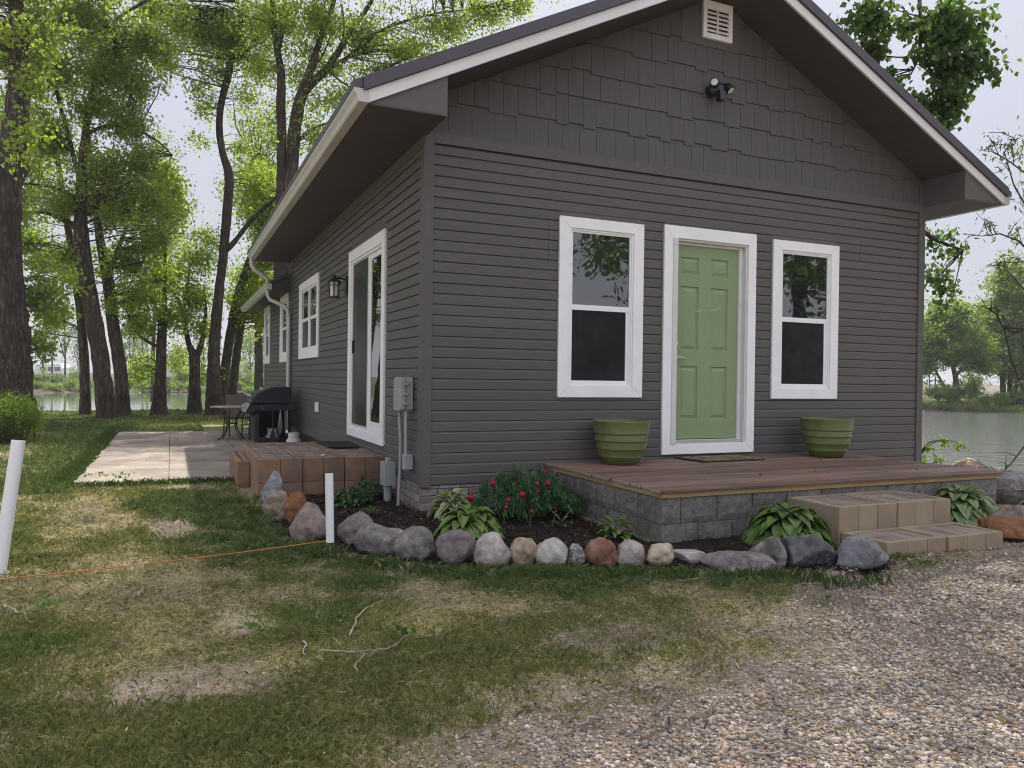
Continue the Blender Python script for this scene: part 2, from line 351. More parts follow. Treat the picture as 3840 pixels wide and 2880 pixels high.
m_flower = leaf_mat('peony_petal', 0.4, 0.2, (1.2, 0.8, 0.9), 0.3)

# ------------------------------------------------------------------ terrain
GZ = -0.21
ZW = -0.80
MULCH = [(-1.0, 1.30), (-1.24, 0.6), (-1.32, -0.25), (-1.20, -0.98), (-0.88, -1.47), (-0.52, -1.92), (-0.14, -2.17), (0.27, -2.30), (0.72, -2.48), (1.2, -2.70), (1.7, -2.92), (2.1, -3.05),
         (2.40, -2.9), (2.40, -1.8), (1.2, -1.8), (1.2, 0.1), (0.0, 0.1), (0.0, 1.3)]
GRAV = [(2.1, -2.95), (1.45, -3.15), (0.95, -3.50), (0.35, -3.95), (-0.05, -4.10), (-0.55, -4.20), (-1.1, -4.27), (-1.6, -4.6), (-2.0, -6), (-2, -14), (9, -14), (7.5, -5), (6.2, -3.4), (4.2, -2.95), (3.7, -2.85)]
def shore(x, y):
    ys = 21.3 + 0.6*np.sin(x*0.35) + 0.25*np.sin(x*1.1)
    xs = 8.2 + 0.35*np.sin(y*0.8) + np.maximum(0, -3.5-y)*2.5
    return np.minimum(ys-y, xs-x)
def farr(x, y):
    th = np.arctan2((x-CAM[0])*RT[0]+(y-CAM[1])*RT[1], (x-CAM[0])*FW[0]+(y-CAM[1])*FW[1])
    r = np.hypot(x-CAM[0], y-CAM[1])
    rf = 81 - 21.5*sstep(-0.2, 0.42, th) + 4.5*sstep(0.5, 0.65, th) + 1.2*np.sin(th*23) + 0.8*np.sin(th*61)
    return np.where(np.abs(th) < 1.9, r-rf, -50), th
def height(x, y):
    s = shore(x, y)
    h = -0.2 - 1.3*(1-sstep(-2.2, 0.3, s))
    sf, th = farr(x, y)
    bank = 0.34 + 0.45*sstep(4, 60, sf) + 0.9*sstep(60, 300, sf) + 0.12*sstep(0.0, 0.4, th)
    h = np.where(sf > -6, np.maximum(h, -1.6 + sstep(-2.0, 2.6, sf)*(1.0+bank) ), h)
    n = fbm(x*0.9, y*0.9, 4)-0.5
    h = h + np.where(s > 0, n*np.where((x > -6) & (x < 6) & (y < 3), 0.022, 0.05) - 0.034*inpoly(x, y, GRAV)*(y > -3.6), 0) + np.where(sf > 1, n*0.25, 0)
    near = (np.abs(x-0.5) < 6) & (np.abs(y+1) < 8)
    h = h + np.where(near, (fbm(x*7, y*7, 3)-0.5)*0.014, 0)
    return h
def masks(x, y):
    n = fbm(x*1.5, y*1.5, 4); n2 = fbm(x*4+9, y*4+3, 3)
    wob = 0.34
    gx = x + (fbm(x*2.2+50, y*2.2, 3)-0.5)*wob*1.6; gy = y + (fbm(x*2.2, y*2.2+80, 3)-0.5)*wob*1.6
    grav = sum(inpoly(gx+dx_, gy+dy_, GRAV).astype(float) for dx_, dy_ in ((0, 0), (.22, .1), (-.2, -.16), (.1, -.26), (-.12, .24), (.34, -.05), (-.36, .02), (.05, .4), (-.02, -.42)))/9
    mul = inpoly(x, y, MULCH).astype(float)
    bare = np.zeros_like(x)
    for cx, cy, rx, ry, a in ((-2.0, -0.1, 0.20, 0.55, 1), (-1.92, 2.2, 0.3, 0.25, .9), (-2.02, -3.33, 0.34, 0.20, 1), (-1.72, -2.6, 0.13, 0.4, .8), (-0.15, -3.5, 0.42, 0.22, .9), (-0.9, -4.25, 0.5, 0.2, .8), (-0.55, -2.35, 0.22, 0.10, .8),
                              (0.45, -2.75, 0.22, 0.1, .6), (0.25, -4.15, 0.5, 0.25, .8), (-1.35, 0.2, 0.10, 0.9, .7), (1.7, -3.2, 0.3, 0.15, .9), (-2.5, 0.6, .3, .15, .5), (-2.9, -2.4, .25, .2, .4), (-0.6, -3.95, .7, .2, .7)):
        d = ((x-cx)/rx)**2+((y-cy)/ry)**2
        bare = np.maximum(bare, a*np.clip((1.25-d*(0.5+1.0*n2))*1.1, 0, 1)*np.clip(.35+1.3*n2, 0, 1))
    lush = np.clip((n-0.42)*3.0, 0, 1)
    # grass stays green beside the rocks and along the patio
    dr = np.full(x.shape, 9.0)
    for i in range(11):
        (x0, y0), (x1, y1) = MULCH[i], MULCH[i+1]
        t = np.clip(((x-x0)*(x1-x0)+(y-y0)*(y1-y0))/((x1-x0)**2+(y1-y0)**2), 0, 1)
        dr = np.minimum(dr, np.hypot(x-x0-t*(x1-x0), y-y0-t*(y1-y0)))
    lush = np.maximum(lush, np.clip(1.25-dr*1.7+ (n2-0.5)*2.6, 0, 1)); bare = np.maximum(bare, np.clip((.30-dr)*3+(.5-n2)*3, 0, .9)*(dr < .34)*(x < 2.2))
    lush = np.maximum(lush, np.clip(1.2-np.abs(x+3.35)*1.6, 0, 1)*(y > 2.0))
    lush = np.clip(lush*(0.45+0.55*sstep(-4.2, -2.0, y)) + 0.35*sstep(3, 9, y), 0, 1)
    return grav, mul, bare, lush, n, n2
def grid_axis(lo, hi, step, far, grow=1.16):
    a = list(np.arange(lo, hi+1e-6, step)); s = step; v = hi; up = []
    while v < far: s *= grow; v += s; up.append(v)
    s = step; v = lo; dn = []
    while v > -far: s *= grow; v -= s; dn.append(v)
    return np.array(dn[::-1]+a+up)
gx = grid_axis(-4.6, 5.0, 0.055, 700, 1.10); gy = grid_axis(-5.6, 2.6, 0.055, 700, 1.07)
XX, YY = np.meshgrid(gx, gy); xf, yf = XX.ravel(), YY.ravel()
zf = height(xf, yf); grav, mul, bare, lush, n1, n2 = masks(xf, yf); sS = shore(xf, yf); sF, thF = farr(xf, yf)
soil = np.array([0.17, 0.132, 0.097]); sand = np.array([0.23, 0.185, 0.142]); green = np.array([0.12, 0.15, 0.045]); straw = np.array([0.34, 0.29, 0.18]); mulc = np.array([0.022, 0.015, 0.012]); gravc = np.array([0.19, 0.152, 0.125])
col = soil*(0.75+0.5*n2[:, None])*0.5 + straw*0.5
far_l = sstep(5, 16, yf)[:, None]
lg = np.clip(lush, 0, 1)[:, None]
col = col*(1-0.35*lg) + green*0.35*lg
col = col*(1-far_l) + (green*(0.85+0.5*n1[:, None]) + straw*0.35*(1-n1[:, None]))*far_l
col = col*(1-bare[:, None]) + sand*(0.8+0.4*n2[:, None])*bare[:, None]
col = col*(1-grav[:, None]) + gravc*(0.6+0.6*n2[:, None])*grav[:, None]
col = col*(1-mul[:, None]) + mulc*(0.5+1.0*n2[:, None])*mul[:, None]
sh = np.clip(1-np.abs(sS)*0.9, 0, 1)[:, None]*(sF < -8)[:, None]; col = col*(1-sh*0.6) + soil*sh*0.6
fb = (sF > -3)[:, None]; k_ = sstep(0.5, 5, sF)[:, None]
fcol = np.array([0.085, 0.068, 0.052])*(0.6+0.9*n2[:, None])*(1-k_) + (np.array([0.065, 0.085, 0.032])*(0.6+0.7*n1[:, None]))*k_
ff_ = (sstep(9, 22, sF)*sstep(.1, .3, thF))[:, None]; fcol = fcol*(1-ff_) + np.array([0.16, 0.14, 0.11])*(0.7+0.6*n1[:, None])*ff_
col = np.where(fb, fcol, col)
nx, ny = len(gx), len(gy)
ii = np.arange(nx*ny).reshape(ny, nx)
fc = np.stack([ii[:-1, :-1].ravel(), ii[:-1, 1:].ravel(), ii[1:, 1:].ravel(), ii[1:, :-1].ravel()], 1)
ground = npmesh('ground', np.stack([xf, yf, zf], 1), fc, m_ground, col=col, smooth=True); _set(ground, kind='structure')

# pond
mw, ntw, bw = newmat('pond_water')
bw.inputs['Base Color'].default_value = (0.12, 0.125, 0.12, 1); bw.inputs['Roughness'].default_value = 0.03; bw.inputs['IOR'].default_value = 1.33
tcw = ntw.nodes.new('ShaderNodeTexCoord'); mpw = ntw.nodes.new('ShaderNodeMapping'); mpw.inputs['Rotation'].default_value = (0, 0, R(24)); mpw.inputs['Scale'].default_value = (0.55, 2.2, 1)
nw = ntw.nodes.new('ShaderNodeTexNoise'); nw.inputs['Scale'].default_value = 1.25; nw.inputs['Detail'].default_value = 5; nw.inputs['Roughness'].default_value = 0.6
bw2 = ntw.nodes.new('ShaderNodeBump'); bw2.inputs['Distance'].default_value = 0.075
gx_ = ntw.nodes.new('ShaderNodeSeparateXYZ'); gm_ = ntw.nodes.new('ShaderNodeMapRange'); gm_.inputs['From Min'].default_value = 2; gm_.inputs['From Max'].default_value = 16; gm_.inputs['To Min'].default_value = 0.045; gm_.inputs['To Max'].default_value = 1.0
ntw.links.new(tcw.outputs['Object'], gx_.inputs['Vector']); ntw.links.new(gx_.outputs['X'], gm_.inputs['Value']); ntw.links.new(gm_.outputs['Result'], bw2.inputs['Strength'])
ntw.links.new(tcw.outputs['Object'], mpw.inputs['Vector']); ntw.links.new(mpw.outputs['Vector'], nw.inputs['Vector']); ntw.links.new(nw.outputs['Fac'], bw2.inputs['Height']); ntw.links.new(bw2.outputs['Normal'], bw.inputs['Normal'])
pond = MB().add([(-400, -60, ZW), (400, -60, ZW), (400, 400, ZW), (-400, 400, ZW)], [(0, 1, 2, 3)]).build('pond', mw, fix=False); _set(pond, kind='structure')
# ------------------------------------------------------------------ cottage
W, LB, LR = 6.353, 8.21, 8.60
EX0, EX1, RK = -0.637, 6.990, -0.541
SZ = 3.147; SLOPE = 0.498; RX = (EX0+EX1)/2
house = thing('cottage', 'charcoal grey gabled cottage with white trimmed windows, white gutters and a green front door', 'house', (W/2, LB/2, GZ))
FRONT = lambda u, v, n: (u, -n, v)
LEFT = lambda u, v, n: (-n, u, v)
def low(x): return SZ + SLOPE*(min(x, 2*RX-x)-EX0)          # underside line of the rake
WB, EXPO = 0.033, 0.0955
def siding(F, u0, u1, z0, z1, holes, name, inset=0.022, mat=m_siding, joints=()):
    """dutch-lap boards; n measured outward, face at -0.003"""
    mb = MB(); z = z0; k = 0
    while z < z1-0.01:
        zt = min(z+EXPO, z1)
        spans = [(u0, u1)]
        for (a, b, c, d) in holes:
            if c < zt-0.004 and d > z+0.004:
                ns = []
                for (p, q) in spans:
                    if b <= p or a >= q: ns.append((p, q))
                    else:
                        if a > p: ns.append((p, a))
                        if b < q: ns.append((b, q))
                spans = ns
        for (p, q) in spans:
            cuts = [p] + sorted(j for (j, ka, kb) in joints if p < j < q and ka <= k < kb) + [q]
            for a, b in zip(cuts[:-1], cuts[1:]):
                a2 = a + (0.0018 if a != p else 0); b2 = b - (0.0018 if b != q else 0)
                h = zt-z
                prof = [(-inset, z), (-0.004, z+0.0005), (-0.003, z+h*0.77), (-0.0115, z+h*0.925), (-inset+0.003, z+h*0.985), (-inset, zt)] if h > 0.06 else [(-inset, z), (-0.003, z+0.0005), (-0.003, zt-0.001), (-inset, zt)]
                mb.prism(prof, a2, b2, lambda n, v, u: F(u, v, n))
        for (a, b, c, d) in holes:
            for (za, zb) in ((z, min(c, zt)), (max(d, z), zt)):
                if c < zt-0.004 and d > z+0.004 and zb-za > 0.004:
                    mb.prism([(-inset, za), (-0.003, za+.0005), (-0.003 if zb < z+.075 else -.009, zb-.0005), (-inset, zb)], max(a, u0), min(b, u1), lambda n, v, u: F(u, v, n))
        z = zt; k += 1
    return mb.build(name, mat, house)
LWIN = (1.3465, 2.3008, 0.822, 2.561); RWIN = (3.9795, 4.9484, 0.814, 2.561); DOOR = (2.5475, 3.7389, 0.238, 2.588)
SLID = (1.3012, 3.0805, 0.271, 2.542); SMW = (5.286, 7.1924, 1.285, 2.572); A1 = (8.63, 9.77, 1.265, 2.59); A2 = (11.64, 12.74, 1.27, 2.60)
sh = 0.02
shr = lambda h: (h[0]+sh, h[1]-sh, h[2]+sh, h[3]-sh)
# core behind the boards
mb = MB()
prof = [(0.13, GZ+0.02), (W-0.024, GZ+0.02), (W-0.024, low(W)-0.02), (RX, low(RX)-0.02), (0.13, low(0)-0.02)]
mb.prism(prof, 0.13, LB-0.02, lambda x, z, y: (x, y, z))
mb.box(0.13, 5.0, LB-0.01, 12.78, GZ+0.02, 2.75)
mb.build('wall', m_siding, house)
siding(FRONT, 0.086, W-0.096, WB, 3.083, [shr(LWIN), shr(RWIN), shr(DOOR)], 'front_siding', joints=((1.24, 22, 26), (5.30, 25, 29), (3.0, 1, 2), (5.7, 9, 11)))
siding(LEFT, 0.086, LB-0.09, WB, SZ-0.002, [shr(SLID), shr(SMW)], 'side_siding', joints=((4.6, 0, 7), (4.05, 9, 12), (6.9, 7, 9), (4.3, 21, 24), (3.5, 26, 29), (7.6, 12, 15), (3.9, 27, 30)))
siding(LEFT, LB+0.01, 12.80, WB, 2.60, [shr(A1), shr(A2)], 'side_siding')
# corner boards and frieze
for bxx in ((0.0, 0.086, -0.012, 0.022, WB-0.02, SZ+0.03), (W-0.094, W, -0.012, 0.022, WB-0.01, SZ+0.28), (-0.012, 0.0225, -0.0095, 0.088, WB-0.012, SZ-0.003), (-0.012, 0.022, LB-0.09, LB-0.003, WB-0.01, SZ-0.003), (W-0.022, W+0.012, -0.0095, 0.088, WB-0.01, SZ-0.003)):
    MB().box(*bxx).build('corner_board', m_trimgrey, house, bevel=0.003)
mb = MB(); mb.box(0.0865, W-0.0945, -0.014, 0.0225, 3.082, 3.182); mb.build('frieze_board', m_trimgrey, house, bevel=0.002)
mb = MB(); mb.box(-0.010, 0.0225, 0.0885, LB-0.0905, SZ-0.10, SZ-0.004); mb.build('frieze_board', m_trimgrey, house, bevel=0.002)
# gable shakes
mb = MB(); rr = random.Random(5)
rows = [3.170, 3.438, 3.702, 3.968, 4.232, 4.506, 4.775, 5.045, 5.3]
for k in range(len(rows)-1):
    zb, zt = rows[k], rows[k+1]; x = 0.06 - rr.random()*0.1; odd = 0
    while x < W-0.06:
        wd = rr.choice([0.135, 0.15, 0.165, 0.19, 0.21, 0.225]); dz = 0 if k == 0 else rr.choice([0, 0.0, 0.030, 0.034, 0.004])
        a, b = max(x, 0.03), min(x+wd-0.003, W-0.03); z0 = zb+dz
        if b-a > 0.02:
            if k >= 5 and a < 2.74 < b: b = 2.739
            if k >= 5 and a < 3.50 < b: a = 3.501
            if b-a > .012 and not (k >= 5 and a > 2.735 and b < 3.505):
                def T(xx): return min(zt+0.05, low(xx)-0.0)
                ta, tb = T(a), T(b)
                if max(ta, tb) > z0+0.03:
                    ta = max(ta, z0+0.01); tb = max(tb, z0+0.01)
                    yb, yt = 0.002+0.0022*rr.random(), 0.0175
                    vs = [(a, yb, z0), (b, yb, z0), (b, 0.025, z0), (a, 0.025, z0), (a, yt, ta), (b, yt, tb), (b, 0.026, tb), (a, 0.026, ta)]
                    mb.add(vs, [(0,3,2,1),(4,5,6,7),(0,1,5,4),(1,2,6,5),(2,3,7,6),(3,0,4,7)])
        x += wd
mb.build('gable_shakes', m_shake, house)
mb = MB(); zc = 5.4
mb.prism([(2.74, 4.50), (3.50, 4.50), (3.50, low(3.50)-0.003), (RX, low(RX)-0.003), (2.74, low(2.74)-0.003)], 0.006, 0.0225, lambda x, z, y: (x, y, z)); mb.build('vent_panel', m_trimgrey, house)
# vent
mb = MB(); vx0, vx1, vz0, vz1 = 2.982, 3.361, 4.575, 4.965
for (a, b, c, d) in ((vx0, vx0+.05, vz0, vz1), (vx1-.05, vx1, vz0, vz1), (vx0+.05, vx1-.05, vz0, vz0+.055), (vx0+.05, vx1-.05, vz1-.055, vz1)): mb.box(a, b, -0.03, 0.0055, c, d)
vent = mb.build('gable_vent', m_white, house, bevel=0.003)
mb = MB()
for i in range(6):
    z = vz0+0.07+i*0.046
    mb.prism([(-0.026, z), (-0.028, z+0.006), (-0.009, z+0.036), (-0.0075, z+0.030)], vx0+.05, vx1-.05, lambda n, v, u: (u, n, v))
mb.box((vx0+vx1)/2-.006, (vx0+vx1)/2+.006, -0.029, -0.007, vz0+.055, vz1-.055)
mb.build('louver', m_white, vent)
MB().box(vx0+.05, vx1-.05, -0.0072, -0.006, vz0+.055, vz1-.055).build('vent_backing', m_black, vent)

def ring(mb, F, a, b, c, d, w, n0, n1, wt=None, wb=None, gap=0.0008):
    """mitred frame of four pieces; outer a..b, c..d"""
    wt = wt or w; wb = wb or w
    O = [(a, c), (b, c), (b, d), (a, d)]; I = [(a+w, c+wb), (b-w, c+wb), (b-w, d-wt), (a+w, d-wt)]
    g = gap
    sh = [((g, 0), (-g, 0)), ((0, g), (0, -g)), ((-g, 0), (g, 0)), ((0, -g), (0, g))]
    for i in range(4):
        j = (i+1) % 4; (p, q) = sh[i]
        poly = [(O[i][0]+p[0], O[i][1]+p[1]), (O[j][0]+q[0], O[j][1]+q[1]), (I[j][0]+q[0], I[j][1]+q[1]), (I[i][0]+p[0], I[i][1]+p[1])]
        mb.prism(poly, n0, n1, lambda u, v, n: F(u, v, n))
def hung_window(F, o, trim=0.118, tt=0.105, two=False, nm='window'):
    a, b, c, d = o
    mb = MB(); ring(mb, F, a, b, c, d, trim, -0.024, 0.018, tt, tt); win = mb.build(nm, m_white, house, bevel=0.0025)
    a, b, c, d = a+trim, b-trim, c+tt, d-tt
    mb = MB(); ring(mb, F, a+.001, b-.001, c+.001, d-.001, 0.018, -0.05, 0.006); ring(mb, F, a+.019, b-.019, c+.019, d-.019, 0.018, -0.05, -0.004); mb.build('window_frame', m_vinyl, win, bevel=0.0015)
    a, b, c, d = a+.037, b-.037, c+.037, d-.037
    cols = [(a, b)] if not two else [(a, (a+b)/2-0.05), ((a+b)/2+0.05, b)]
    mb = MB()
    if two: mb.box((a+b)/2-0.05, (a+b)/2+0.05, c, d, -0.05, 0.0, F=F)
    mid = (c+d)/2+0.005
    for (p, q) in cols:
        mb.box(p, q, mid-0.026, mid+0.026, -0.05, -0.008, F=F)
        mb.box(q-0.030, q, c, mid-0.026, -0.045, -0.012, F=F); mb.box(p, q-0.03, c, c+0.022, -0.045, -0.012, F=F)
    mb.build('sash', m_vinyl, win, bevel=0.0015)
    for (p, q) in cols:
        MB().add([F(p, mid+.026, -0.018), F(q, mid+.026, -0.018), F(q, d, -0.018), F(p, d, -0.018)], [(0, 1, 2, 3) if F is FRONT else (3, 2, 1, 0)]).build('pane', m_glass, win, fix=False)
        MB().box(p, q, mid+.0262, d, -0.03, -0.0195, F=F).build('shade', m_black, win)
        MB().box(p, q-0.0305, c+0.0225, mid-.0265, -0.03, -0.022, F=F).build('screen', m_screen, win)
    return win
w1 = hung_window(FRONT, LWIN); w2 = hung_window(FRONT, RWIN)
hung_window(LEFT, SMW, 0.13, 0.13, True); hung_window(LEFT, A1, 0.12, 0.14); hung_window(LEFT, A2, 0.12, 0.14)
# front door
a, b, c, d = DOOR
mb = MB(); ring(mb, FRONT, a, b, c, d, 0.105, -0.024, 0.02, 0.125, 0.105); frame = mb.build('door_frame', m_white, house, bevel=0.0025)
mb = MB(); a2, b2, c2, d2 = a+.105, b-.105, c+.105, d-.125
mb.box(a2, a2+.058, -0.03, 0.012, c2, d2) ; mb.box(b2-.022, b2, -0.0, 0.10, c2, d2); mb.box(b2-.075, b2-.0225, 0.045, 0.10, c2, d2-.022); mb.box(a2+.058, b2-.0225, -0.0, 0.10, d2-.022, d2)
mb.box(a2+.058, b2-.0755, 0.045, 0.10, d2-.05, d2-.0225)
mb.build('door_jamb', m_jamb, frame, bevel=0.002)
MB().box(a2+.0585, b2-.076, 0.008, 0.10, c2, c2+.042).build('threshold', m_chrome, frame, bevel=0.003)
lx0, lx1, lz0, lz1 = 2.712, 3.560, 0.390, 2.420
PC = [(2.812, 3.040), (3.200, 3.425)]; PR = [(0.590, 1.150), (1.315, 1.985), (2.105, 2.290)]
mb = MB(); DY = 0.062; F = lambda u, v, n: (u, DY-n, v)
us = sorted([lx0, lx1]+[q for p in PC for q in p]); vs_ = sorted([lz0, lz1]+[q for p in PR for q in p])
for i in range(len(us)-1):
    for j in range(len(vs_)-1):
        if (us[i], us[i+1]) in PC and (vs_[j], vs_[j+1]) in PR:
            u0, u1, v0, v1 = us[i], us[i+1], vs_[j], vs_[j+1]
            lev = [(0, 0), (0.007, -0.013), (0.020, -0.013), (0.050, -0.001)]
            loops = [[F(u0+s, v0+s, n), F(u1-s, v0+s, n), F(u1-s, v1-s, n), F(u0+s, v1-s, n)] for s, n in lev]
            vv = [p for lp in loops for p in lp]
            ff = [(k*4+e, k*4+(e+1) % 4, k*4+4+(e+1) % 4, k*4+4+e) for k in range(3) for e in range(4)] + [(12, 13, 14, 15)]
            mb.add(vv, ff)
        else: mb.add([F(us[i], vs_[j], 0), F(us[i+1], vs_[j], 0), F(us[i+1], vs_[j+1], 0), F(us[i], vs_[j+1], 0)], [(0, 1, 2, 3)])
mb.add([F(lx0, lz0, 0), F(lx1, lz0, 0), F(lx1, lz0, -.035), F(lx0, lz0, -.035)], [(0, 3, 2, 1)])
door = mb.build('door', m_door, house, fix=False)
# scuffs on the door, thin raised smears of white paint
m_scuff = M('scuff_white', (0.62, 0.66, 0.55), 0.6, 0.1)
for (x0, z0, x1, z1, r) in ((2.985, 1.735, 3.08, 1.745, .004), (3.19, 1.745, 3.33, 1.79, .004), (3.12, 1.75, 3.17, 1.752, .0025), (2.95, 1.385, 3.0, 1.34, .002), (3.17, 1.20, 3.23, 1.175, .003), (3.29, 1.21, 3.32, 1.18, .002), (3.08, 1.36, 3.10, 1.34, .002), (3.0, 1.18, 3.01, 1.165, .002)):
    mb = MB(); mb.tube([(x0, DY-.0005, z0), ((x0+x1)/2, DY-.0007, (z0+z1)/2-.012), (x1, DY-.0005, z1)], [r*.4, r*.6, r*.3], 5)
    mb.build('scuff_mark', m_scuff, door)
mb = MB(); mb.lathe([(0.030, 0), (0.030, -0.008), (0.024, -0.014), (0.012, -0.016), (0.012, -0.045), (0.014, -0.052), (0.0001, -0.053)], (2.752, DY, 1.240), 20, 'y')
mb.tube([(2.752, DY-.05, 1.240), (2.80, DY-.052, 1.236), (2.86, DY-.05, 1.222)], [0.011, 0.010, 0.008], 10); mb.build('handle', m_chrome, door, smooth=True)
mb = MB(); mb.lathe([(0.028, 0), (0.028, -0.012), (0.022, -0.022), (0.0001, -0.023)], (2.752, DY, 1.385), 20, 'y'); mb.build('deadbolt', m_chrome, door, smooth=True)
# patio slider
a, b, c, d = SLID
mb = MB(); ring(mb, LEFT, a, b, c, d, 0.125, -0.024, 0.02, 0.13, 0.10); slid = mb.build('sliding_door', m_white, house, bevel=0.003)
a2, b2, c2, d2 = a+.125, b-.125, c+.10, d-.13
mb = MB(); ring(mb, LEFT, a2+.001, b2-.001, c2+.001, d2-.001, 0.028, -0.08, 0.004)
mb.box(2.075, 2.125, c2+.03, d2-.03, -0.06, -0.012, F=LEFT); mb.build('door_track', m_vinyl, slid, bevel=0.002)
mb = MB(); ring(mb, LEFT, a2+.029, 2.0745, c2+.031, d2-.031, 0.045, -0.06, -0.020, 0.06, 0.09); mb.build('glass_panel', m_vinyl, slid, bevel=0.002)
x = -0.028
MB().add([LEFT(a2+.070, c2+.115, x), LEFT(2.034, c2+.115, x), LEFT(2.034, d2-.085, x), LEFT(a2+.070, d2-.085, x)], [(3, 2, 1, 0)]).build('pane', m_glass2, slid, fix=False)
MB().box(a2+.06, 2.045, c2+.10, d2-.07, -0.05, -0.033, F=LEFT).build('shade', m_black, slid)
mb = MB(); ring(mb, LEFT, 2.1255, b2-.029, c2+.031, d2-.031, 0.018, -0.03, -0.006); mb.build('screen_frame', m_gutter, slid, bevel=0.002)
MB().box(2.1435, b2-.047, c2+.049, d2-.049, -0.025, -0.012, F=LEFT).build('screen', m_screen, slid)
MB().box(b2-.075, b2-.045, 1.28, 1.44, -0.03, 0.004, F=LEFT).build('handle', m_black, slid, bevel=0.004)

# roof
TH = 0.205
mb = MB()
def plane_top(x): return low(x)+TH
for (xa, xb) in ((EX0-0.02, RX), (EX1+0.02, RX)):
    mb.prism([(xa, low(xa)+0.10), (xb, low(xb)+0.10), (xb, low(xb)+TH), (xa, low(xa)+TH)], RK-0.028, LR+0.02, lambda x, z, y: (x, y, z))
roof = mb.build('roof', m_roof, house)
mb = MB()      # rake soffit boards
for (xa, xb) in ((EX0, RX), (EX1, RX)):
    mb.prism([(xa, low(xa)+0.004), (xb, low(xb)+0.004), (xb, low(xb)+0.099), (xa, low(xa)+0.099)], RK+0.002, LR, lambda x, z, y: (x, y, z))
# boxed eaves
bx = 0.022
for y0, y1 in ((RK+0.0, LR),):
    mb.box(EX0+0.002, 0.0105, y0+.001, y1, SZ-0.004, SZ+0.008); mb.box(W-0.0105, EX1-0.002, y0+.001, y1, SZ-0.004, SZ+0.008)
mb.build('soffit', m_soffit, roof)
for sgn in (0, 1):
    mb = MB()
    X = (lambda x: x) if sgn == 0 else (lambda x: 2*RX-x)
    for (ya, yb) in ((RK+0.003, RK+0.02), (LR-0.03, LR-0.01)):
        mb.prism([(X(EX0+.02), SZ-0.006), (X(bx), SZ-0.006), (X(bx), low(bx)+0.004), (X(EX0+.02), low(EX0+.02)+0.004)], ya, yb, lambda x, z, y: (x, y, z)); mb.build('boxed_return', m_trimgrey, roof); mb = MB()
    mb.prism([(RK+0.0205, SZ-0.005), (0.02, SZ-0.005), (0.02, low(bx)+0.002), (RK+0.0205, low(bx)+0.002)], X(bx-.014), X(bx-.001), lambda y, z, x: (x, y, z))
    mb.build('boxed_return', m_trimgrey, roof)
mb = MB()
for (xa, xb, X) in ((EX0, RX, 1), (EX1, RX, 1)):
    mb.prism([(xa, low(xa)), (xb, low(xb)), (xb, low(xb)+0.1055), (xa, low(xa)+0.1055)], RK-0.024, RK+0.0015, lambda x, z, y: (x, y, z))
mb.build('rake_fascia', m_fascia, roof, bevel=0.002)
mb = MB()
for (xa, xb) in ((EX0-.045, RX), (EX1+.045, RX)):
    mb.prism([(xa, low(xa)+0.104), (xb, low(xb)+0.104), (xb, low(xb)+TH+.006), (xa, low(xa)+TH+.006)], RK-0.05, RK-0.0285, lambda x, z, y: (x, y, z))
mb.build('rake_flashing', m_roof, roof, bevel=0.002)
GPROF = [(0.0, 0.0), (0.075, 0.0), (0.085, 0.012), (0.095, 0.045), (0.118, 0.078), (0.118, 0.104), (0.108, 0.104), (0.0, 0.104)]
def gutter(x0, sgn, y0, y1, z0, name='gutter', par=roof):
    mb = MB(); mb.prism([(x0-sgn*p, z0+q) for p, q in GPROF], y0, y1, lambda x, z, y: (x, y, z)); return mb.build(name, m_gutter, par, bevel=0.0015)
gutter(EX0-.001, 1, RK-.028, LR+.005, SZ-0.004); gutter(EX1+.001, -1, RK-.028, LR+.005, SZ-0.004)
for e_, k_ in ((EX0, -1), (EX1, 1)):
    MB().prism([(e_+k_*.125, SZ+.098), (e_+k_*.005, SZ+.11), (e_+k_*.005, SZ+.21), (e_+k_*.125, SZ+.155)], RK-.026, LR, lambda x, z, y: (x, y, z)).build('drip_edge', m_roof, roof)
# annex roof (lower, behind)
AX0 = -0.36; ASL = 0.43; az0 = 2.60
mb = MB(); mb.prism([(AX0-.02, az0+.085), (5.2, az0+.085+ASL*(5.2-AX0)), (5.2, az0+.15+ASL*(5.2-AX0)), (AX0-.02, az0+.15)], LB+.0, 13.75, lambda x, z, y: (x, y, z))
mb.prism([(AX0+.0, az0-.0), (0.02, az0+.0), (0.02, az0+.085+ASL*(.02-AX0)), (AX0, az0+.0845)], LB+.006, LB+.03, lambda x, z, y: (x, y, z))
aroof = mb.build('annex_roof', m_roof, house)
MB().box(AX0, 0.0, LB+.03, 13.7, az0-.004, az0+.008).build('soffit', m_soffit, aroof)
gutter(AX0-.001, 1, LB-.02, 13.75, az0-.02, 'gutter', aroof)
# downspouts
mb = MB()
mb.tube([(EX0-.06, 8.42, SZ), (EX0-.06, 8.42, SZ-.12), (EX0+.0, 8.42, SZ-.2), (AX0-.06, 8.40, 2.80), (AX0-.055, 8.40, 2.69)], .037, 10)
mb.build('downspout', m_gutter, house, smooth=True)
mb = MB(); mb.tube([(AX0-.055, 8.36, 2.60), (AX0-.055, 8.36, 2.50), (AX0-.02, 8.35, 2.41), (-.14, 8.25, 2.30), (-.07, 8.20, 2.22), (-.055, 8.16, 2.08), (-.055, 8.14, 0.05)], .037, 10)
mb.box(AX0-.11, AX0+.0, 8.20, 8.26, 2.58, 2.69)
mb.build('downspout', m_gutter, house, smooth=True)
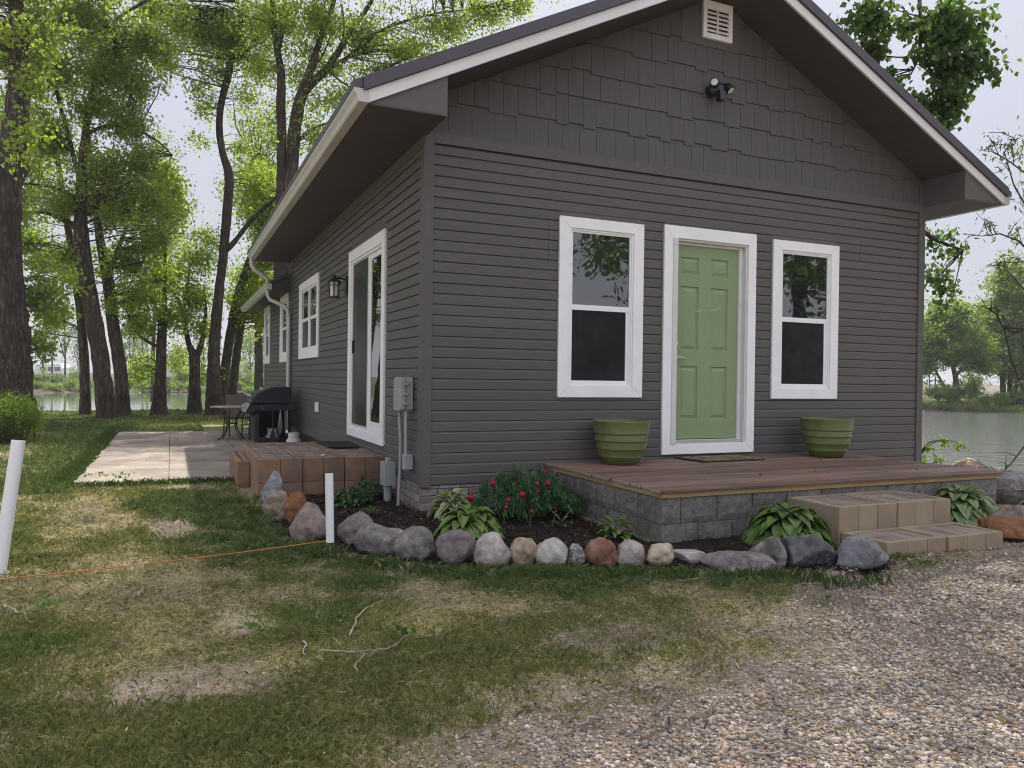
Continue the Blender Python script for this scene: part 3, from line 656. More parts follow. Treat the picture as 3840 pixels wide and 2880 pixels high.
# stone veneer at the foot of the wall
mb = MB(); rr = random.Random(11)
for z0, z1 in ((-0.30, -0.20), (-0.20, -0.13), (-0.13, -0.065), (-0.065, -0.005), (-0.005, 0.026)):
    u = 0.005
    while u < 1.26:
        l = rr.uniform(0.12, 0.34); mb.box(u, min(u+l-.004, 1.28), 0.0+rr.uniform(0.002, 0.016), 0.06, z0+.002, z1-.002); u += l
    u = 0.07
    while u < 1.27:
        l = rr.uniform(0.12, 0.34); mb.box(0.002+rr.uniform(0, 0.016), 0.06, u, min(u+l-.004, 1.27), z0+.002, z1-.002); u += l
mb.build('stone_base', m_veneer, house, bevel=0.006)

# ------------------------------------------------------------------ things fixed to the walls
t = thing('security_light', 'black twin-head security floodlight with camera on the gable shakes under the vent', 'security light', (3.10, 0.0, 4.03))
mb = MB(); mb.lathe([(0.060, 0.012), (0.062, -0.03), (0.055, -0.075), (0.035, -0.09), (0.0001, -0.092)], (3.10, 0, 4.03), 24, 'y'); mb.build('housing', m_black, t, smooth=True)
def aimed(prof, c, dirv, n=24):
    m_ = MB(); m_.lathe(prof, (0, 0, 0), n); q = Vector((0, 0, 1)).rotation_difference(Vector(dirv).normalized())
    m_.v = [tuple(q @ Vector(p) + Vector(c)) for p in m_.v]; return m_
dA = (-0.72, -0.68, -0.06)
aimed([(0.02, -0.055), (0.043, -0.03), (0.047, 0.03), (0.045, 0.04), (0.038, 0.04)], (3.085, -0.10, 4.085), dA).build('lamp_head', m_black, t, smooth=True)
aimed([(0.0001, 0.042), (0.034, 0.041), (0.034, 0.03)], (3.085, -0.10, 4.085), dA).build('lens', m_lens, t)
dB = (0.35, -0.55, -0.76)
aimed([(0.018, -0.055), (0.04, -0.02), (0.05, 0.035), (0.05, 0.048), (0.042, 0.048)], (3.255, -0.10, 4.065), dB).build('lamp_head', m_black, t, smooth=True)
aimed([(0.0001, 0.05), (0.036, 0.049), (0.036, 0.03)], (3.255, -0.10, 4.065), dB).build('lens', m_lens, t)
mb = MB(); mb.tube([(3.12, -.07, 4.06), (3.17, -.09, 4.10), (3.215, -.09, 4.10), (3.24, -.09, 4.09)], .012, 8); mb.build('bracket_arm', m_black, t, smooth=True)
mb = MB(); mb.prism([(-.032, -.055), (.032, -.055), (.038, .055), (.025, .065), (-.025, .065), (-.038, .055)], -0.17, -0.09, lambda p, q, y: (3.135+p-q*-0.15, y+q*0.25, 3.945+q)); mb.build('camera_body', m_black, t, bevel=0.008)

t = thing('wall_lantern', 'black craftsman wall lantern with frosted glass beside the patio slider', 'wall lamp', (-0.17, 3.28, 2.0))
ly, lx = 3.22, -0.17
mb = MB(); mb.box(-0.03, 0.0, ly-.055, ly+.055, 2.05, 2.27); mb.tube([(-.02, ly, 2.22), (-.08, ly, 2.235), (lx, ly, 2.235), (lx, ly, 2.25)], .012, 8); mb.build('bracket', m_dark, t, bevel=.004)
mb = MB(); mb.lathe([(0.028, 2.27), (0.03, 2.235), (0.085, 2.19), (0.09, 2.18), (0.0001, 2.18)], (lx, ly, 0), 24); mb.build('cap', m_dark, t)
mb = MB()
for k in range(6):
    th = k*math.pi/3+.3; mb.tube([(lx+.072*math.cos(th), ly+.072*math.sin(th), 2.18), (lx+.060*math.cos(th), ly+.060*math.sin(th), 2.0)], .008, 6)
mb.lathe([(0.07, 2.0), (0.07, 1.985), (0.0001, 1.985)], (lx, ly, 0), 24); mb.lathe([(0.073, 2.145), (0.076, 2.145), (0.076, 2.137), (0.073, 2.137)], (lx, ly, 0), 24)
mb.build('cage', m_dark, t)
mb = MB(); mb.lathe([(0.054, 2.0), (0.062, 2.18)], (lx, ly, 0), 24); mb.build('glass_shade', m_frost, t, smooth=True)

t = thing('utility_box', 'grey telephone utility box on the side wall, next to the house corner', 'utility box', (-0.06, 0.36, 0.70))
P = [(0.235, 0.70), (0.255, 0.68), (0.44, 0.68), (0.465, 0.70), (0.465, 0.965), (0.44, 0.995), (0.255, 0.995), (0.235, 0.965)]
mb = MB(); mb.prism(P, -0.135, -0.075, lambda y, z, x: (x, y, z)); mb.build('cover', m_utility, t, bevel=0.014)
mb = MB(); mb.prism([(y+(.012 if y < .35 else -.012), z) for y, z in P], -0.075, -0.004, lambda y, z, x: (x, y, z))
for z in (.75, .84, .93): mb.box(-.10, -.06, .222, .236, z-.012, z+.012)
mb.build('back_box', m_utility, t, bevel=0.004)
t = thing('conduit', 'thin grey conduit pipe running from the utility box down into the mulch', 'conduit', (-0.06, 0.40, GZ))
mb = MB(); mb.tube([(-.09, .39, .70), (-.09, .385, .55), (-.075, .40, .46), (-.075, .40, .2), (-.085, .43, GZ-.05)], .0165, 10); mb.lathe([(.021, .44), (.021, .47), (.0165, .47)], (-.075, .40, 0), 12); mb.build('pipe', m_pvcgrey, t, smooth=True)
t = thing('conduit', 'straight grey conduit pipe ending in a small grey junction box on the side wall', 'conduit', (-0.05, 0.28, 0.17))
MB().tube([(-.065, .275, .70), (-.06, .275, .28)], .0165, 10).build('pipe', m_pvcgrey, t, smooth=True)
MB().box(-.085, -.002, .225, .315, .15, .285).build('junction_box', m_pvcgrey, t, bevel=.006)
t = thing('utility_pedestal', 'grey green utility pedestal box on a pipe standing in mulch beside brick stoop', 'utility pedestal', (-0.12, 0.74, GZ))
MB().box(-.165, -.055, .63, .80, -.05, .175).build('cabinet', m_pedestal, t, bevel=.006)
MB().box(-.13, -.09, .67, .76, .176, .215).build('cap', m_pedestal, t, bevel=.006)
mb = MB(); mb.lathe([(.038, -.30), (.038, -.075)], (-.11, .715, 0), 16); mb.lathe([(.042, -.09), (.042, -.052)], (-.11, .715, 0), 16); mb.build('post', m_pedestal, t, smooth=True)
mb = MB(); mb.box(-.045, -.002, 5.16, 5.30, .455, .60); _set(mb.build('outlet_cover', m_vinyl, bevel=.008, origin=(0, 5.2, .5)), 'white weatherproof outlet cover low on the side wall', 'outlet cover')
mb = MB(); mb.box(1.965, 2.085, -.03, -.002, .50, .60); mb.box(2.0, 2.05, -.036, -.03, .52, .58); _set(mb.build('outlet_cover', m_vinyl, bevel=.006, origin=(2.0, 0, .5)), 'white outlet box on front wall showing above the pot rim', 'outlet cover')

# ------------------------------------------------------------------ deck
DX0, DX1, DYF, DZ = 1.254, 4.996, -1.915, 0.197
deck = thing('front_deck', 'low reddish brown plank deck on grey blocks below the green door', 'deck', ((DX0+DX1)/2, -.95, GZ))
mb = MB(); rr = random.Random(2); nb = 13; bwid = (-DYF-0.012)/nb
for i in range(nb):
    y0 = DYF+i*bwid; o = rr.uniform(-.012, .012); o2 = rr.uniform(-.01, .01)
    if i == 0: o = -.02
    xs = [DX0-.022+o, DX1+.012+o2]
    mb.box(xs[0], xs[1], y0+.0045, y0+bwid-.0045, DZ-.025-rr.random()*.0012, DZ+rr.uniform(-.0015, .0012))
db = mb.build('deck_boards', m_deck, deck, bevel=.005); db.data.materials.append(m_endgrain)
for p_ in db.data.polygons:
    if abs(p_.normal.x) > .9: p_.material_index = 1
mb = MB(); mb.box(DX0, DX1, DYF+.035, DYF+.073, DZ-.064, DZ-.0265); mb.box(DX0, DX0+.038, DYF+.0735, -.005, DZ-.064, DZ-.0265); mb.box(DX1-.038, DX1, DYF+.0735, -.005, DZ-.064, DZ-.0265)
mb.box(DX0+.5, DX1-.5, -1.0, -.96, DZ-.064, DZ-.0265)
mb.build('rim_joist', m_lumber, deck, bevel=.002)
# split-faced block base
bv = []; bf = []
def rough_block(x0, x1, y0, y1, z0, z1, side, amp=.010):
    """one block, its outer face a grid pushed in and out"""
    nu, nv = 7, 5; b = len(bv); r2 = np.random.default_rng(int(abs(x0*977+y0*313+z0*711)*10) % 99991)
    for j in range(nv):
        for i in range(nu):
            u = i/(nu-1); v = j/(nv-1); edge = min(u, 1-u, v, 1-v)
            d = (.004 if edge == 0 else -.004-r2.random()*amp) + (.0)
            if side == 'f': bv.append((x0+(x1-x0)*u, y0+d, z0+(z1-z0)*v))
            else: bv.append((x0+d, y1+(y0-y1)*u, z0+(z1-z0)*v))
    for j in range(nv-1):
        for i in range(nu-1): bf.append((b+j*nu+i, b+j*nu+i+1, b+(j+1)*nu+i+1, b+(j+1)*nu+i))
    c = len(bv)
    if side == 'f': bk = [(x0, y1, z0), (x1, y1, z0), (x1, y1, z1), (x0, y1, z1)]
    else: bk = [(x1, y1, z0), (x1, y0, z0), (x1, y0, z1), (x1, y1, z1)]
    bv.extend(bk)
    bot = [b+i for i in range(nu)]; top = [b+(nv-1)*nu+i for i in range(nu)]; lf = [b+j*nu for j in range(nv)]; rt = [b+j*nu+nu-1 for j in range(nv)]
    bf.append(tuple(top)+(c+2, c+3)); bf.append(tuple(bot[::-1])+(c, c+1)); bf.append(tuple(lf)+(c+3, c)); bf.append(tuple(rt[::-1])+(c+1, c+2))
rr = random.Random(4)
for row, (z0, z1) in enumerate(((-.36, -.066), (-.062, DZ-.066))):
    x = DX0+.004; k = 0
    while x < DX1-.02:
        l = (.35 if not (k == 0 and row == 1) else .17)*rr.uniform(.92, 1.08); x1 = min(x+l, DX1-.004)
        if DX1-x1 < .1: x1 = DX1-.004
        rough_block(x+.002, x1-.006, DYF+.05, DYF+.2, z0, z1, 'f'); x = x1; k += 1
    y = DYF+.06; k = 0
    while y < -.02:
        l = (.34 if not (k == 0 and row == 0) else .15)*rr.uniform(.92, 1.08); y1 = min(y+l, -.005)
        rough_block(DX0+.012, DX0+.15, y+.002, y1-.006, z0, z1, 's'); y = y1; k += 1
me_ = MB(); me_.v = bv; me_.f = bf; me_.box(DX1-.14, DX1-.01, DYF+.21, -.005, -.36, DZ-.066); me_.build('block_wall', m_splitblock, deck)

# door mat
mb = MB(); mx0 = 2.70; yy0, yy1 = -.46, -.03
mb.prism([(2.69, yy1), (2.72, yy0), (3.50, yy0), (3.52, yy1)], DZ+.002, DZ+.012, lambda x, y, z: (x, y, z)); mt = mb.build('door_mat', m_rubber, bevel=.002, origin=(3.1, -.25, DZ)); _set(mt, 'brown coir doormat with black rubber border on the deck', 'doormat')
mb = MB(); mb.prism([(2.73, yy1-.025), (2.755, yy0+.03), (3.47, yy0+.03), (3.485, yy1-.025)], DZ+.0125, DZ+.019, lambda x, y, z: (x, y, z)); mb.build('coir_pad', m_mat, mt)

# flower pots
def flower_pot(loc, label):
    t = thing('flower_pot', label, 'flower pot', loc, 'green ribbed pots on the deck')
    p = [(0.145, 0.0), (0.158, 0.008)]
    zs = [0.008, 0.085, 0.16, 0.235, 0.305]; rs = [0.158, 0.205, 0.232, 0.248, 0.258]
    for i in range(4):
        p += [(rs[i]+.004, zs[i]+.002), (rs[i+1]-.009, zs[i+1]-.020), (rs[i+1]+.005, zs[i+1]-.006), (rs[i+1]+.004, zs[i+1])]
    p += [(0.270, 0.395), (0.274, 0.408), (0.268, 0.414), (0.256, 0.408), (0.245, 0.33), (0.235, 0.30)]
    mb = MB(); mb.lathe([(r, z+loc[2]) for r, z in p], (loc[0], loc[1], 0), 64); mb.build('pot_body', m_pot, t, smooth=True)
    mb = MB(); mb.lathe([(0.240, 0.335+loc[2]), (0.12, 0.345+loc[2]), (0.0001, 0.34+loc[2])], (loc[0], loc[1], 0), 32); mb.build('soil', m_soil, t)
flower_pot((1.885, -0.30, DZ+.001), 'empty green ribbed pot on the deck under the left front window')
flower_pot((4.44, -0.36, DZ+.001), 'empty green ribbed pot on the deck beyond the front door')

# ------------------------------------------------------------------ brick steps and stoop
def step_unit(x0, x1, y0, y1, z0, z1, label, group, nf=3, ns=2, mb_=m_stepblock, courses=1, name='brick_step', left_open=True, seed=0):
    t = thing(name, label, 'step' if name == 'brick_step' else 'platform', ((x0+x1)/2, (y0+y1)/2, z0), group)
    rim = .05; mb = MB(); rr = random.Random(seed)
    for cidx in range(courses):
        za = z0+(z1-z0)*cidx/courses+.0015; zb = z0+(z1-z0)*(cidx+1)/courses-.0015
        for i in range(nf):
            a = x0+(x1-x0)*i/nf; b = x0+(x1-x0)*(i+1)/nf; j = rr.uniform(-.002, .002)
            mb.box(a+.002, b-.002, y0+j, y0+rim, za, zb); mb.box(a+.002, b-.002, y1-rim, y1, za, zb)
        for i in range(ns):
            a = y0+rim+.001+(y1-y0-2*rim-.002)*i/ns; b = y0+rim+.001+(y1-y0-2*rim-.002)*(i+1)/ns; j = rr.uniform(-.002, .002)
            mb.box(x0+.002+j, x0+rim, a+.002, b-.002, za, zb); mb.box(x1-rim, x1-.002, a+.002, b-.002, za, zb)
    mb.build('block_frame', mb_, t, bevel=.004)
    # basket-weave pavers let into the top
    mb = MB(); ix0, ix1, iy0, iy1 = x0+rim+.008, x1-rim-.008, y0+rim+.008, y1-rim-.008
    cell = .205; nxx = max(1, round((ix1-ix0)/cell)); nyy = max(1, round((iy1-iy0)/cell)); cw = (ix1-ix0)/nxx; ch = (iy1-iy0)/nyy
    for i in range(nxx):
        for j in range(nyy):
            a, b = ix0+i*cw, iy0+j*ch; dz = lambda: z1-.007+rr.uniform(-.005, .004)
            if (i+j+seed) % 2:
                mb.box(a+.003, a+cw/2-.003, b+.003, b+ch-.003, z1-.07, dz()); mb.box(a+cw/2+.003, a+cw-.003, b+.003, b+ch-.003, z1-.07, dz())
            else:
                mb.box(a+.003, a+cw-.003, b+.003, b+ch/2-.003, z1-.07, dz()); mb.box(a+.003, a+cw-.003, b+ch/2+.003, b+ch-.003, z1-.07, dz())
    mb.build('paver_infill', m_paver, t, bevel=.003)
    MB().box(x0+rim, x1-rim, y0+rim, y1-rim, z0+.01, z1-.05).build('fill', m_soil, t)
    return t
g = 'brick steps up to the front deck'
step_unit(2.440, 3.033, -2.815, -2.42, -.30, -.091, 'lower brick step on the gravel, the half beside the grey boulder', g, seed=0)
step_unit(3.037, 3.632, -2.830, -2.42, -.30, -.091, 'lower brick step on the gravel, the half beside the orange flat rock', g, seed=1)
step_unit(2.432, 3.022, -2.41, -1.885, -.30, .088, 'upper brick step against the deck, the half next to the large hosta', g, seed=2)
step_unit(3.026, 3.614, -2.418, -1.885, -.30, .092, 'upper brick step against the deck, the half over the orange flat rock', g, seed=1)
g2 = 'brick platform units below the slider'
step_unit(-1.255, -.830, 1.27, 3.27, -.30, .174, 'outermost brick platform unit below the slider, behind the blue grey rock', g2, 2, 8, m_stepblock2, 2, 'brick_platform', seed=0)
step_unit(-.826, -.406, 1.30, 3.27, -.30, .172, 'middle brick platform unit below the slider, a white chip on top', g2, 2, 8, m_stepblock2, 2, 'brick_platform', seed=1)
step_unit(-.402, -.004, 1.24, 3.27, -.30, .172, 'brick platform unit against the side wall, under the black mat', g2, 2, 8, m_stepblock2, 2, 'brick_platform', seed=2)
step_unit(-1.385, -1.258, 2.05, 3.26, -.30, .075, 'narrow brick step against the outer side of the platform', g2, 1, 6, m_stepblock2, 1, 'brick_step', seed=2)
mb = MB(); mb.prism([(-.40, 3.06), (-.385, 2.30), (-.03, 2.27), (-.01, 3.06)], .176, .188, lambda x, y, z: (x, y, z)); _set(mb.build('stoop_mat', m_rubber, bevel=.003, origin=(-.2, 2.7, .176)), 'flat black rubber mat on the brick platform below the slider', 'mat')
mb = MB(); mb.tube([(-.62, 1.46, .182), (-.585, 1.455, .182)], .008, 8); _set(mb.build('chalk_chip', m_lens, origin=(-.6, 1.45, .174)), 'small white chip lying on the brick platform', 'chip')

# patio slab
mb = MB()
xs_ = [-3.0, -2.05, -1.10, -.02]; ys_ = [2.50, 4.55, 6.60, 8.7, 10.78]
for i in range(3):
    for j in range(4): mb.box(xs_[i]+.004, xs_[i+1]-.004, ys_[j]+.004, ys_[j+1]-.004, -.34, -.184)
_set(mb.build('patio', m_conc, bevel=.006), kind='structure')

# ------------------------------------------------------------------ rocks
def ico(sub):
    bm = bmesh.new(); bmesh.ops.create_icosphere(bm, subdivisions=sub, radius=1); bm.verts.ensure_lookup_table()
    v = np.array([p.co[:] for p in bm.verts]); f = np.array([[q.index for q in p.verts] for p in bm.faces]); bm.free(); return v, f
ICO = {k: ico(k) for k in (1, 2, 3, 4)}
def rock_shape(seed, ang=0.0, lump=0.16, sub=4):
    v, f = ICO[sub]; v = v.copy(); r = np.random.default_rng(seed)
    for _ in range(6):
        d = r.normal(size=3); d /= np.linalg.norm(d); ph = r.random()*6
        v *= (1 + lump*0.35*np.sin((v@d)*r.uniform(1.5, 3.2)+ph))[:, None]
    ncut = 5+int(ang*9)
    for _ in range(ncut):
        d = r.normal(size=3); d /= np.linalg.norm(d); h = r.uniform(0.50, 0.86) if ang > .5 else (r.uniform(0.62, 0.92) if ang else r.uniform(.8, .98))
        e = v@d-h; v = v - np.outer(np.where(e > 0, e*(0.55+0.45*ang), 0), d)
    for k, a in ((5, .03), (11, .022), (22, .012)):
        for _ in range(4):
            d = r.normal(size=3); d /= np.linalg.norm(d)
            v *= (1 + a*lump*5*np.sin((v@d)*k*r.uniform(.7, 1.3)+r.random()*6))[:, None]
    v = v - (v.max(0)+v.min(0))/2; v = v/(v.max(0)-v.min(0)); return v, f
def rock_mat(name, c1, c2, speck=None, b=.008, sc=3.5):
    return M(name, c1, 0.85, 0.42, 22, bump=b*4, bscale=13, col2=c2, c2scale=sc*1.6, speck=70 if speck else 0, speckcol=speck, spec=0.3, c2edge=(.40, .64), detail=10, bdet=10)
RK_M = dict(bluegrey=rock_mat('blue_grey_stone', (.20, .20, .21), (.32, .32, .32)), tan=rock_mat('tan_stone', (.25, .20, .14), (.36, .34, .29)), rust=rock_mat('rust_stone', (.17, .072, .030), (.26, .13, .055)),
    pink=rock_mat('pink_stone', (.23, .175, .155), (.30, .245, .225)), mauve=rock_mat('mauve_stone', (.175, .145, .14), (.235, .20, .195)), grey=rock_mat('grey_stone', (.17, .155, .145), (.24, .215, .20)),
    pale=rock_mat('pale_stone', (.40, .36, .33), (.28, .225, .20)), sandy=rock_mat('sandy_stone', (.30, .225, .15), (.37, .31, .25)), white=rock_mat('whitish_stone', (.43, .40, .36), (.30, .27, .24)),
    speck=rock_mat('speckled_stone', (.30, .28, .26), (.10, .095, .09), (.5, .48, .45), sc=16), red=rock_mat('red_stone', (.19, .085, .055), (.27, .17, .13)), cream=rock_mat('cream_stone', (.50, .43, .32), (.42, .36, .27)),
    charcoal=rock_mat('charcoal_stone', (.085, .085, .09), (.125, .12, .12)), dkwhite=rock_mat('dark_veined_stone', (.10, .09, .085), (.33, .31, .30), sc=4.5), layered=rock_mat('layered_stone', (.15, .15, .155), (.24, .24, .245), sc=5))
ROCKS = [('bluegrey', -1.16, .93, .30, .36, .8, 'blue grey angular boulder leaning on the brick platform corner', 3), ('tan', -1.23, .12, .27, .28, .5, 'tan and grey boulder between the blue grey and the rusty orange boulder', 4), ('rust', -1.10, -.25, .25, .33, .3, 'rusty orange brown boulder behind the big pinkish boulder', 5),
    ('pink', -1.09, -.74, .35, .31, .35, 'large pinkish boulder just behind the short white pipe', 6), ('mauve', -.80, -1.0, .37, .255, .25, 'mauve grey boulder right of the short white pipe', 7), ('grey', -.72, -1.29, .42, .22, .35, 'long low grey brown boulder in the rock border', 8),
    ('grey', -.55, -1.60, .33, .25, .25, 'rounded grey boulder in front of the large plain hosta', 9), ('mauve', -.33, -1.82, .29, .24, .05, 'smooth round mauve grey boulder with a white chip', 10), ('pale', -.14, -1.97, .27, .235, .15, 'pitted pinkish white boulder between mauve and tan boulders', 11),
    ('sandy', .05, -2.04, .215, .205, .1, 'round tan boulder in the middle of the rock border', 12), ('white', .21, -2.10, .24, .195, .1, 'round whitish boulder right of the tan one', 13), ('speck', .37, -2.15, .135, .155, .1, 'smallest oval speckled grey rock in the border', 14),
    ('red', .51, -2.22, .24, .205, .2, 'rust red boulder right of the small speckled rock', 15), ('pale', .70, -2.27, .215, .185, .2, 'pinkish white boulder between rust red and cream boulders', 16), ('cream', .87, -2.36, .20, .17, .3, 'cream coloured squarish boulder in the rock border', 17),
    ('white', 1.12, -2.32, .26, .085, .7, 'low pale broken stone slab right of the cream boulder', 18), ('grey', 1.30, -2.60, .50, .13, .8, 'long flat grey stone slab lying in the border', 19), ('dkwhite', 1.53, -2.60, .28, .21, .7, 'dark boulder with white veins left of the large charcoal one', 20),
    ('charcoal', 1.82, -2.70, .42, .235, 1.0, 'large angular charcoal boulder in front of the big hosta', 21), ('layered', 2.10, -2.85, .40, .23, .75, 'grey layered boulder against the lower brick step', 22),
    ('pink', 4.30, -2.45, .42, .25, .2, 'pale pinkish round boulder at the right edge below the small hosta', 23), ('rust', 4.00, -2.62, .56, .17, .6, 'flat orange brown rock beside the lower brick step', 24), ('grey', 5.75, -1.35, .75, .36, .3, 'grey boulder beyond the right end of the deck', 25)]
for k, (mt_, x, y, wd, hh, ang, lab, sd) in enumerate(ROCKS):
    wd *= .84 if k < 7 else .93; hh *= .86 if k < 7 else .92; y -= .05; ang = min(1, ang+.12); v, f = rock_shape(sd, ang); dp = wd*random.uniform(.75, .95); v = v*np.array([wd, dp, hh*1.18]); a = -0.42+random.uniform(-.3, .3)
    v = np.stack([v[:, 0]*math.cos(a)-v[:, 1]*math.sin(a), v[:, 0]*math.sin(a)+v[:, 1]*math.cos(a), v[:, 2]], 1)
    z = GZ-hh*.16
    o = npmesh('rock', v+np.array([x, y, z+hh*.59]), f, RK_M[mt_], smooth=True, origin=(x, y, z)); _set(o, lab, 'rock', 'rocks edging the flower bed')
    if ang > .4: o.data.set_sharp_from_angle(angle=R(28))
# riprap on the bank right of the house
bank = [('charcoal', 7.6, -.2, .4), ('sandy', 8.0, .5, .5), ('grey', 8.3, -.8, .6), ('pink', 8.6, .3, .45), ('grey', 7.9, 1.6, .6)]
for k, (mt_, x, y, wd) in enumerate(bank):
    v, f = rock_shape(60+k, .4, sub=3); v = v*np.array([wd, wd*.8, wd*.55]); z = float(height(np.array([x]), np.array([y]))[0])
    o = npmesh('rock', v+np.array([x, y, z+.06]), f, RK_M[mt_], smooth=True, origin=(x, y, z)); _set(o, 'rock on the pond bank past the right end of the deck', 'rock', 'rocks on the pond bank')

# ------------------------------------------------------------------ garden plants
def leaf_strip(base, az_, length, width, rise, droop, nseg=7, fold=.25, rgn=None):
    """a broad arching leaf blade: returns verts (2 rows + midrib), quads"""
    d = np.array([math.cos(az_), math.sin(az_), 0]); sd = np.array([-math.sin(az_), math.cos(az_), 0]); vs = []; fs = []
    for i in range(nseg+1):
        t = i/nseg; r = length*(t*(1-.12*t)); z = length*(rise*t - droop*t*t)
        wv = width*.5*(math.sin(math.pi*min(1, t**.75))**.8 if t < 1 else 0)
        if t < .10: wv = width*.05
        c = np.array(base)+d*r+np.array([0, 0, z])
        vs += [c-sd*wv+np.array([0, 0, wv*fold]), c, c+sd*wv+np.array([0, 0, wv*fold])]
    for i in range(nseg):
        b = i*3; fs += [(b, b+1, b+4, b+3), (b+1, b+2, b+5, b+4)]
    return vs, fs
def hosta(loc, label, n=60, R0=.30, wd=.085, ln=.30, col=(.085, .17, .035), edge=None, upright=0.0, seed=1, name='hosta', group='hostas in the flower bed'):
    t = thing(name, label, 'plant', loc, group); r = random.Random(seed); V = []; Fc = []; K = []
    for i in range(n):
        q = math.sqrt((i+.5)/n); a = i*2.39996+r.uniform(-.35, .35); L_ = ln*r.uniform(.75, 1.15); b = len(V); H = R0*(.75+.9*upright)
        vs, fs = leaf_strip((loc[0]+R0*.72*q*math.cos(a), loc[1]+R0*.72*q*math.sin(a), loc[2]+H*(1-.78*q*q)*r.uniform(.8, 1.08)), a+r.uniform(-.4, .4), L_, wd*r.uniform(.8, 1.2), (.62-.5*q)*(1+upright), (.42+.5*q)*(1-.35*upright), 8, .3)
        V += vs; Fc += [tuple(b+k for k in f) for f in fs]; sh = r.uniform(.7, 1.25); yl = r.uniform(0, .03)
        for k in range(len(vs)):
            side = k % 3 != 1 and (edge is None or edge[0] < .4 or (k//3) % 2 == 0 or True)
            if edge and side: K.append(edge)
            else: K.append((col[0]*sh+yl, col[1]*sh, col[2]*sh))
    o = npmesh('foliage', V, Fc, m_plant, t, col=np.array(K), smooth=True); return t
gz = GZ+.01
hosta((0.03, -1.16, gz), 'large plain green hosta in front of the peony', 150, .26, .078, .14, (.115, .21, .045), seed=2)
hosta((0.18, -.30, gz), 'white edged variegated hosta by the house corner', 80, .16, .058, .13, (.08, .15, .035), (.50, .55, .26), .5, seed=3)
hosta((2.18, -2.16, gz), 'large hosta between the deck and the charcoal boulder', 170, .32, .092, .165, (.08, .165, .032), seed=4)
hosta((4.30, -2.00, gz), 'sunlit hosta right of the brick steps', 150, .34, .10, .165, (.11, .20, .06), (.20, .27, .10), seed=5)
hosta((5.05, -2.25, gz), 'hosta cut off by the right edge of the photo', 90, .26, .065, .14, (.07, .15, .03), seed=6)
hosta((1.02, -1.62, gz), 'small upright hosta shoots near the corner of the deck', 30, .10, .045, .13, (.12, .21, .05), None, .7, seed=7)
hosta((.84, -1.10, gz), 'tiny new shoots in the mulch left of the small hosta', 9, .04, .02, .09, (.16, .23, .07), None, 1.4, seed=8, name='seedling', group=None)
# rounded perennials by the stoop
def clump(loc, label, n, rad, hgt, lw, col, seed, name='perennial', group='low perennials beside the brick platform'):
    t = thing(name, label, 'plant', loc, group); r = random.Random(seed); V = []; Fc = []; K = []
    for i in range(n):
        a = r.random()*6.283; q = math.sqrt(r.random()); h = hgt*(1-q*q*.75)*r.uniform(.45, 1); b = len(V)
        vs, fs = leaf_strip((loc[0]+rad*q*math.cos(a), loc[1]+rad*q*math.sin(a), loc[2]+h), a+r.uniform(-.9, .9), lw*r.uniform(1.2, 2.2), lw, .5, .7, 4, .2)
        V += vs; Fc += [tuple(b+k for k in f) for f in fs]; s_ = r.uniform(.6, 1.3); K += [tuple(c*s_ for c in col)]*len(vs)
    npmesh('foliage', V, Fc, m_plant, t, col=np.array(K), smooth=True)
    mb = MB()
    for i in range(18):
        a = r.random()*6.283; q = r.random()*.8; mb.tube([(loc[0]+rad*.3*q*math.cos(a), loc[1]+rad*.3*q*math.sin(a), loc[2]-.02), (loc[0]+rad*q*math.cos(a), loc[1]+rad*q*math.sin(a), loc[2]+hgt*(1-q*q*.7)*.9)], .003, 5)
    mb.build('stem', m_stem, t); return t
clump((-.50, .62, gz), 'low dark green perennial in front of the brick platform', 170, .19, .16, .042, (.05, .11, .03), 21)
clump((-.22, .96, gz), 'dark green perennial with tall pale stalks at the brick platform', 170, .18, .22, .038, (.045, .105, .04), 22)
clump((-.42, .06, gz), 'tiny leafy sprig in mulch behind the mauve boulder', 46, .10, .07, .022, (.06, .12, .03), 23, 'seedling', None)
# fern-leaf peony with red buds
t = thing('peony_bush', 'fern leaved peony bush with round crimson red buds', 'plant', (.85, -.55, gz)); r = random.Random(31); V = []; Fc = []; K = []; heads = []
mbs = MB()
for i in range(120):
    a = r.random()*6.283; q = math.sqrt(r.random()); rx = .50; ry = .40
    px, py = .78+rx*q*math.cos(a), -.55+ry*q*math.sin(a); hz = gz+(.46 if px < 1.1 else .36)*(1-.62*q*q)*r.uniform(.6, 1.04)
    heads.append((px, py, hz)); mbs.tube([(.85+.1*math.cos(a)*q, -.52+.1*math.sin(a)*q, gz-.02), ((px+.85)/2, (py-.52)/2, (hz+gz)/2+.04), (px, py, hz-.02)], [.005, .004, .003], 5)
    for w_ in range(3):
        for k in range(17):
            b = len(V); L_ = r.uniform(.05, .105); el_ = r.uniform(-.25, .7) - w_*.2
            vs, fs = leaf_strip((px, py, hz-.03*w_), k*.37+r.uniform(-.2, .2)+w_, L_, r.uniform(.007, .011), el_+.25, .55, 3, .1)
            V += vs; Fc += [tuple(b+m_ for m_ in f) for f in fs]; s_ = r.uniform(.6, 1.4); K += [(.065*s_, .145*s_, .058*s_)]*len(vs)
npmesh('foliage', V, Fc, m_plant, t, col=np.array(K), smooth=True); mbs.build('stem', m_stem, t)
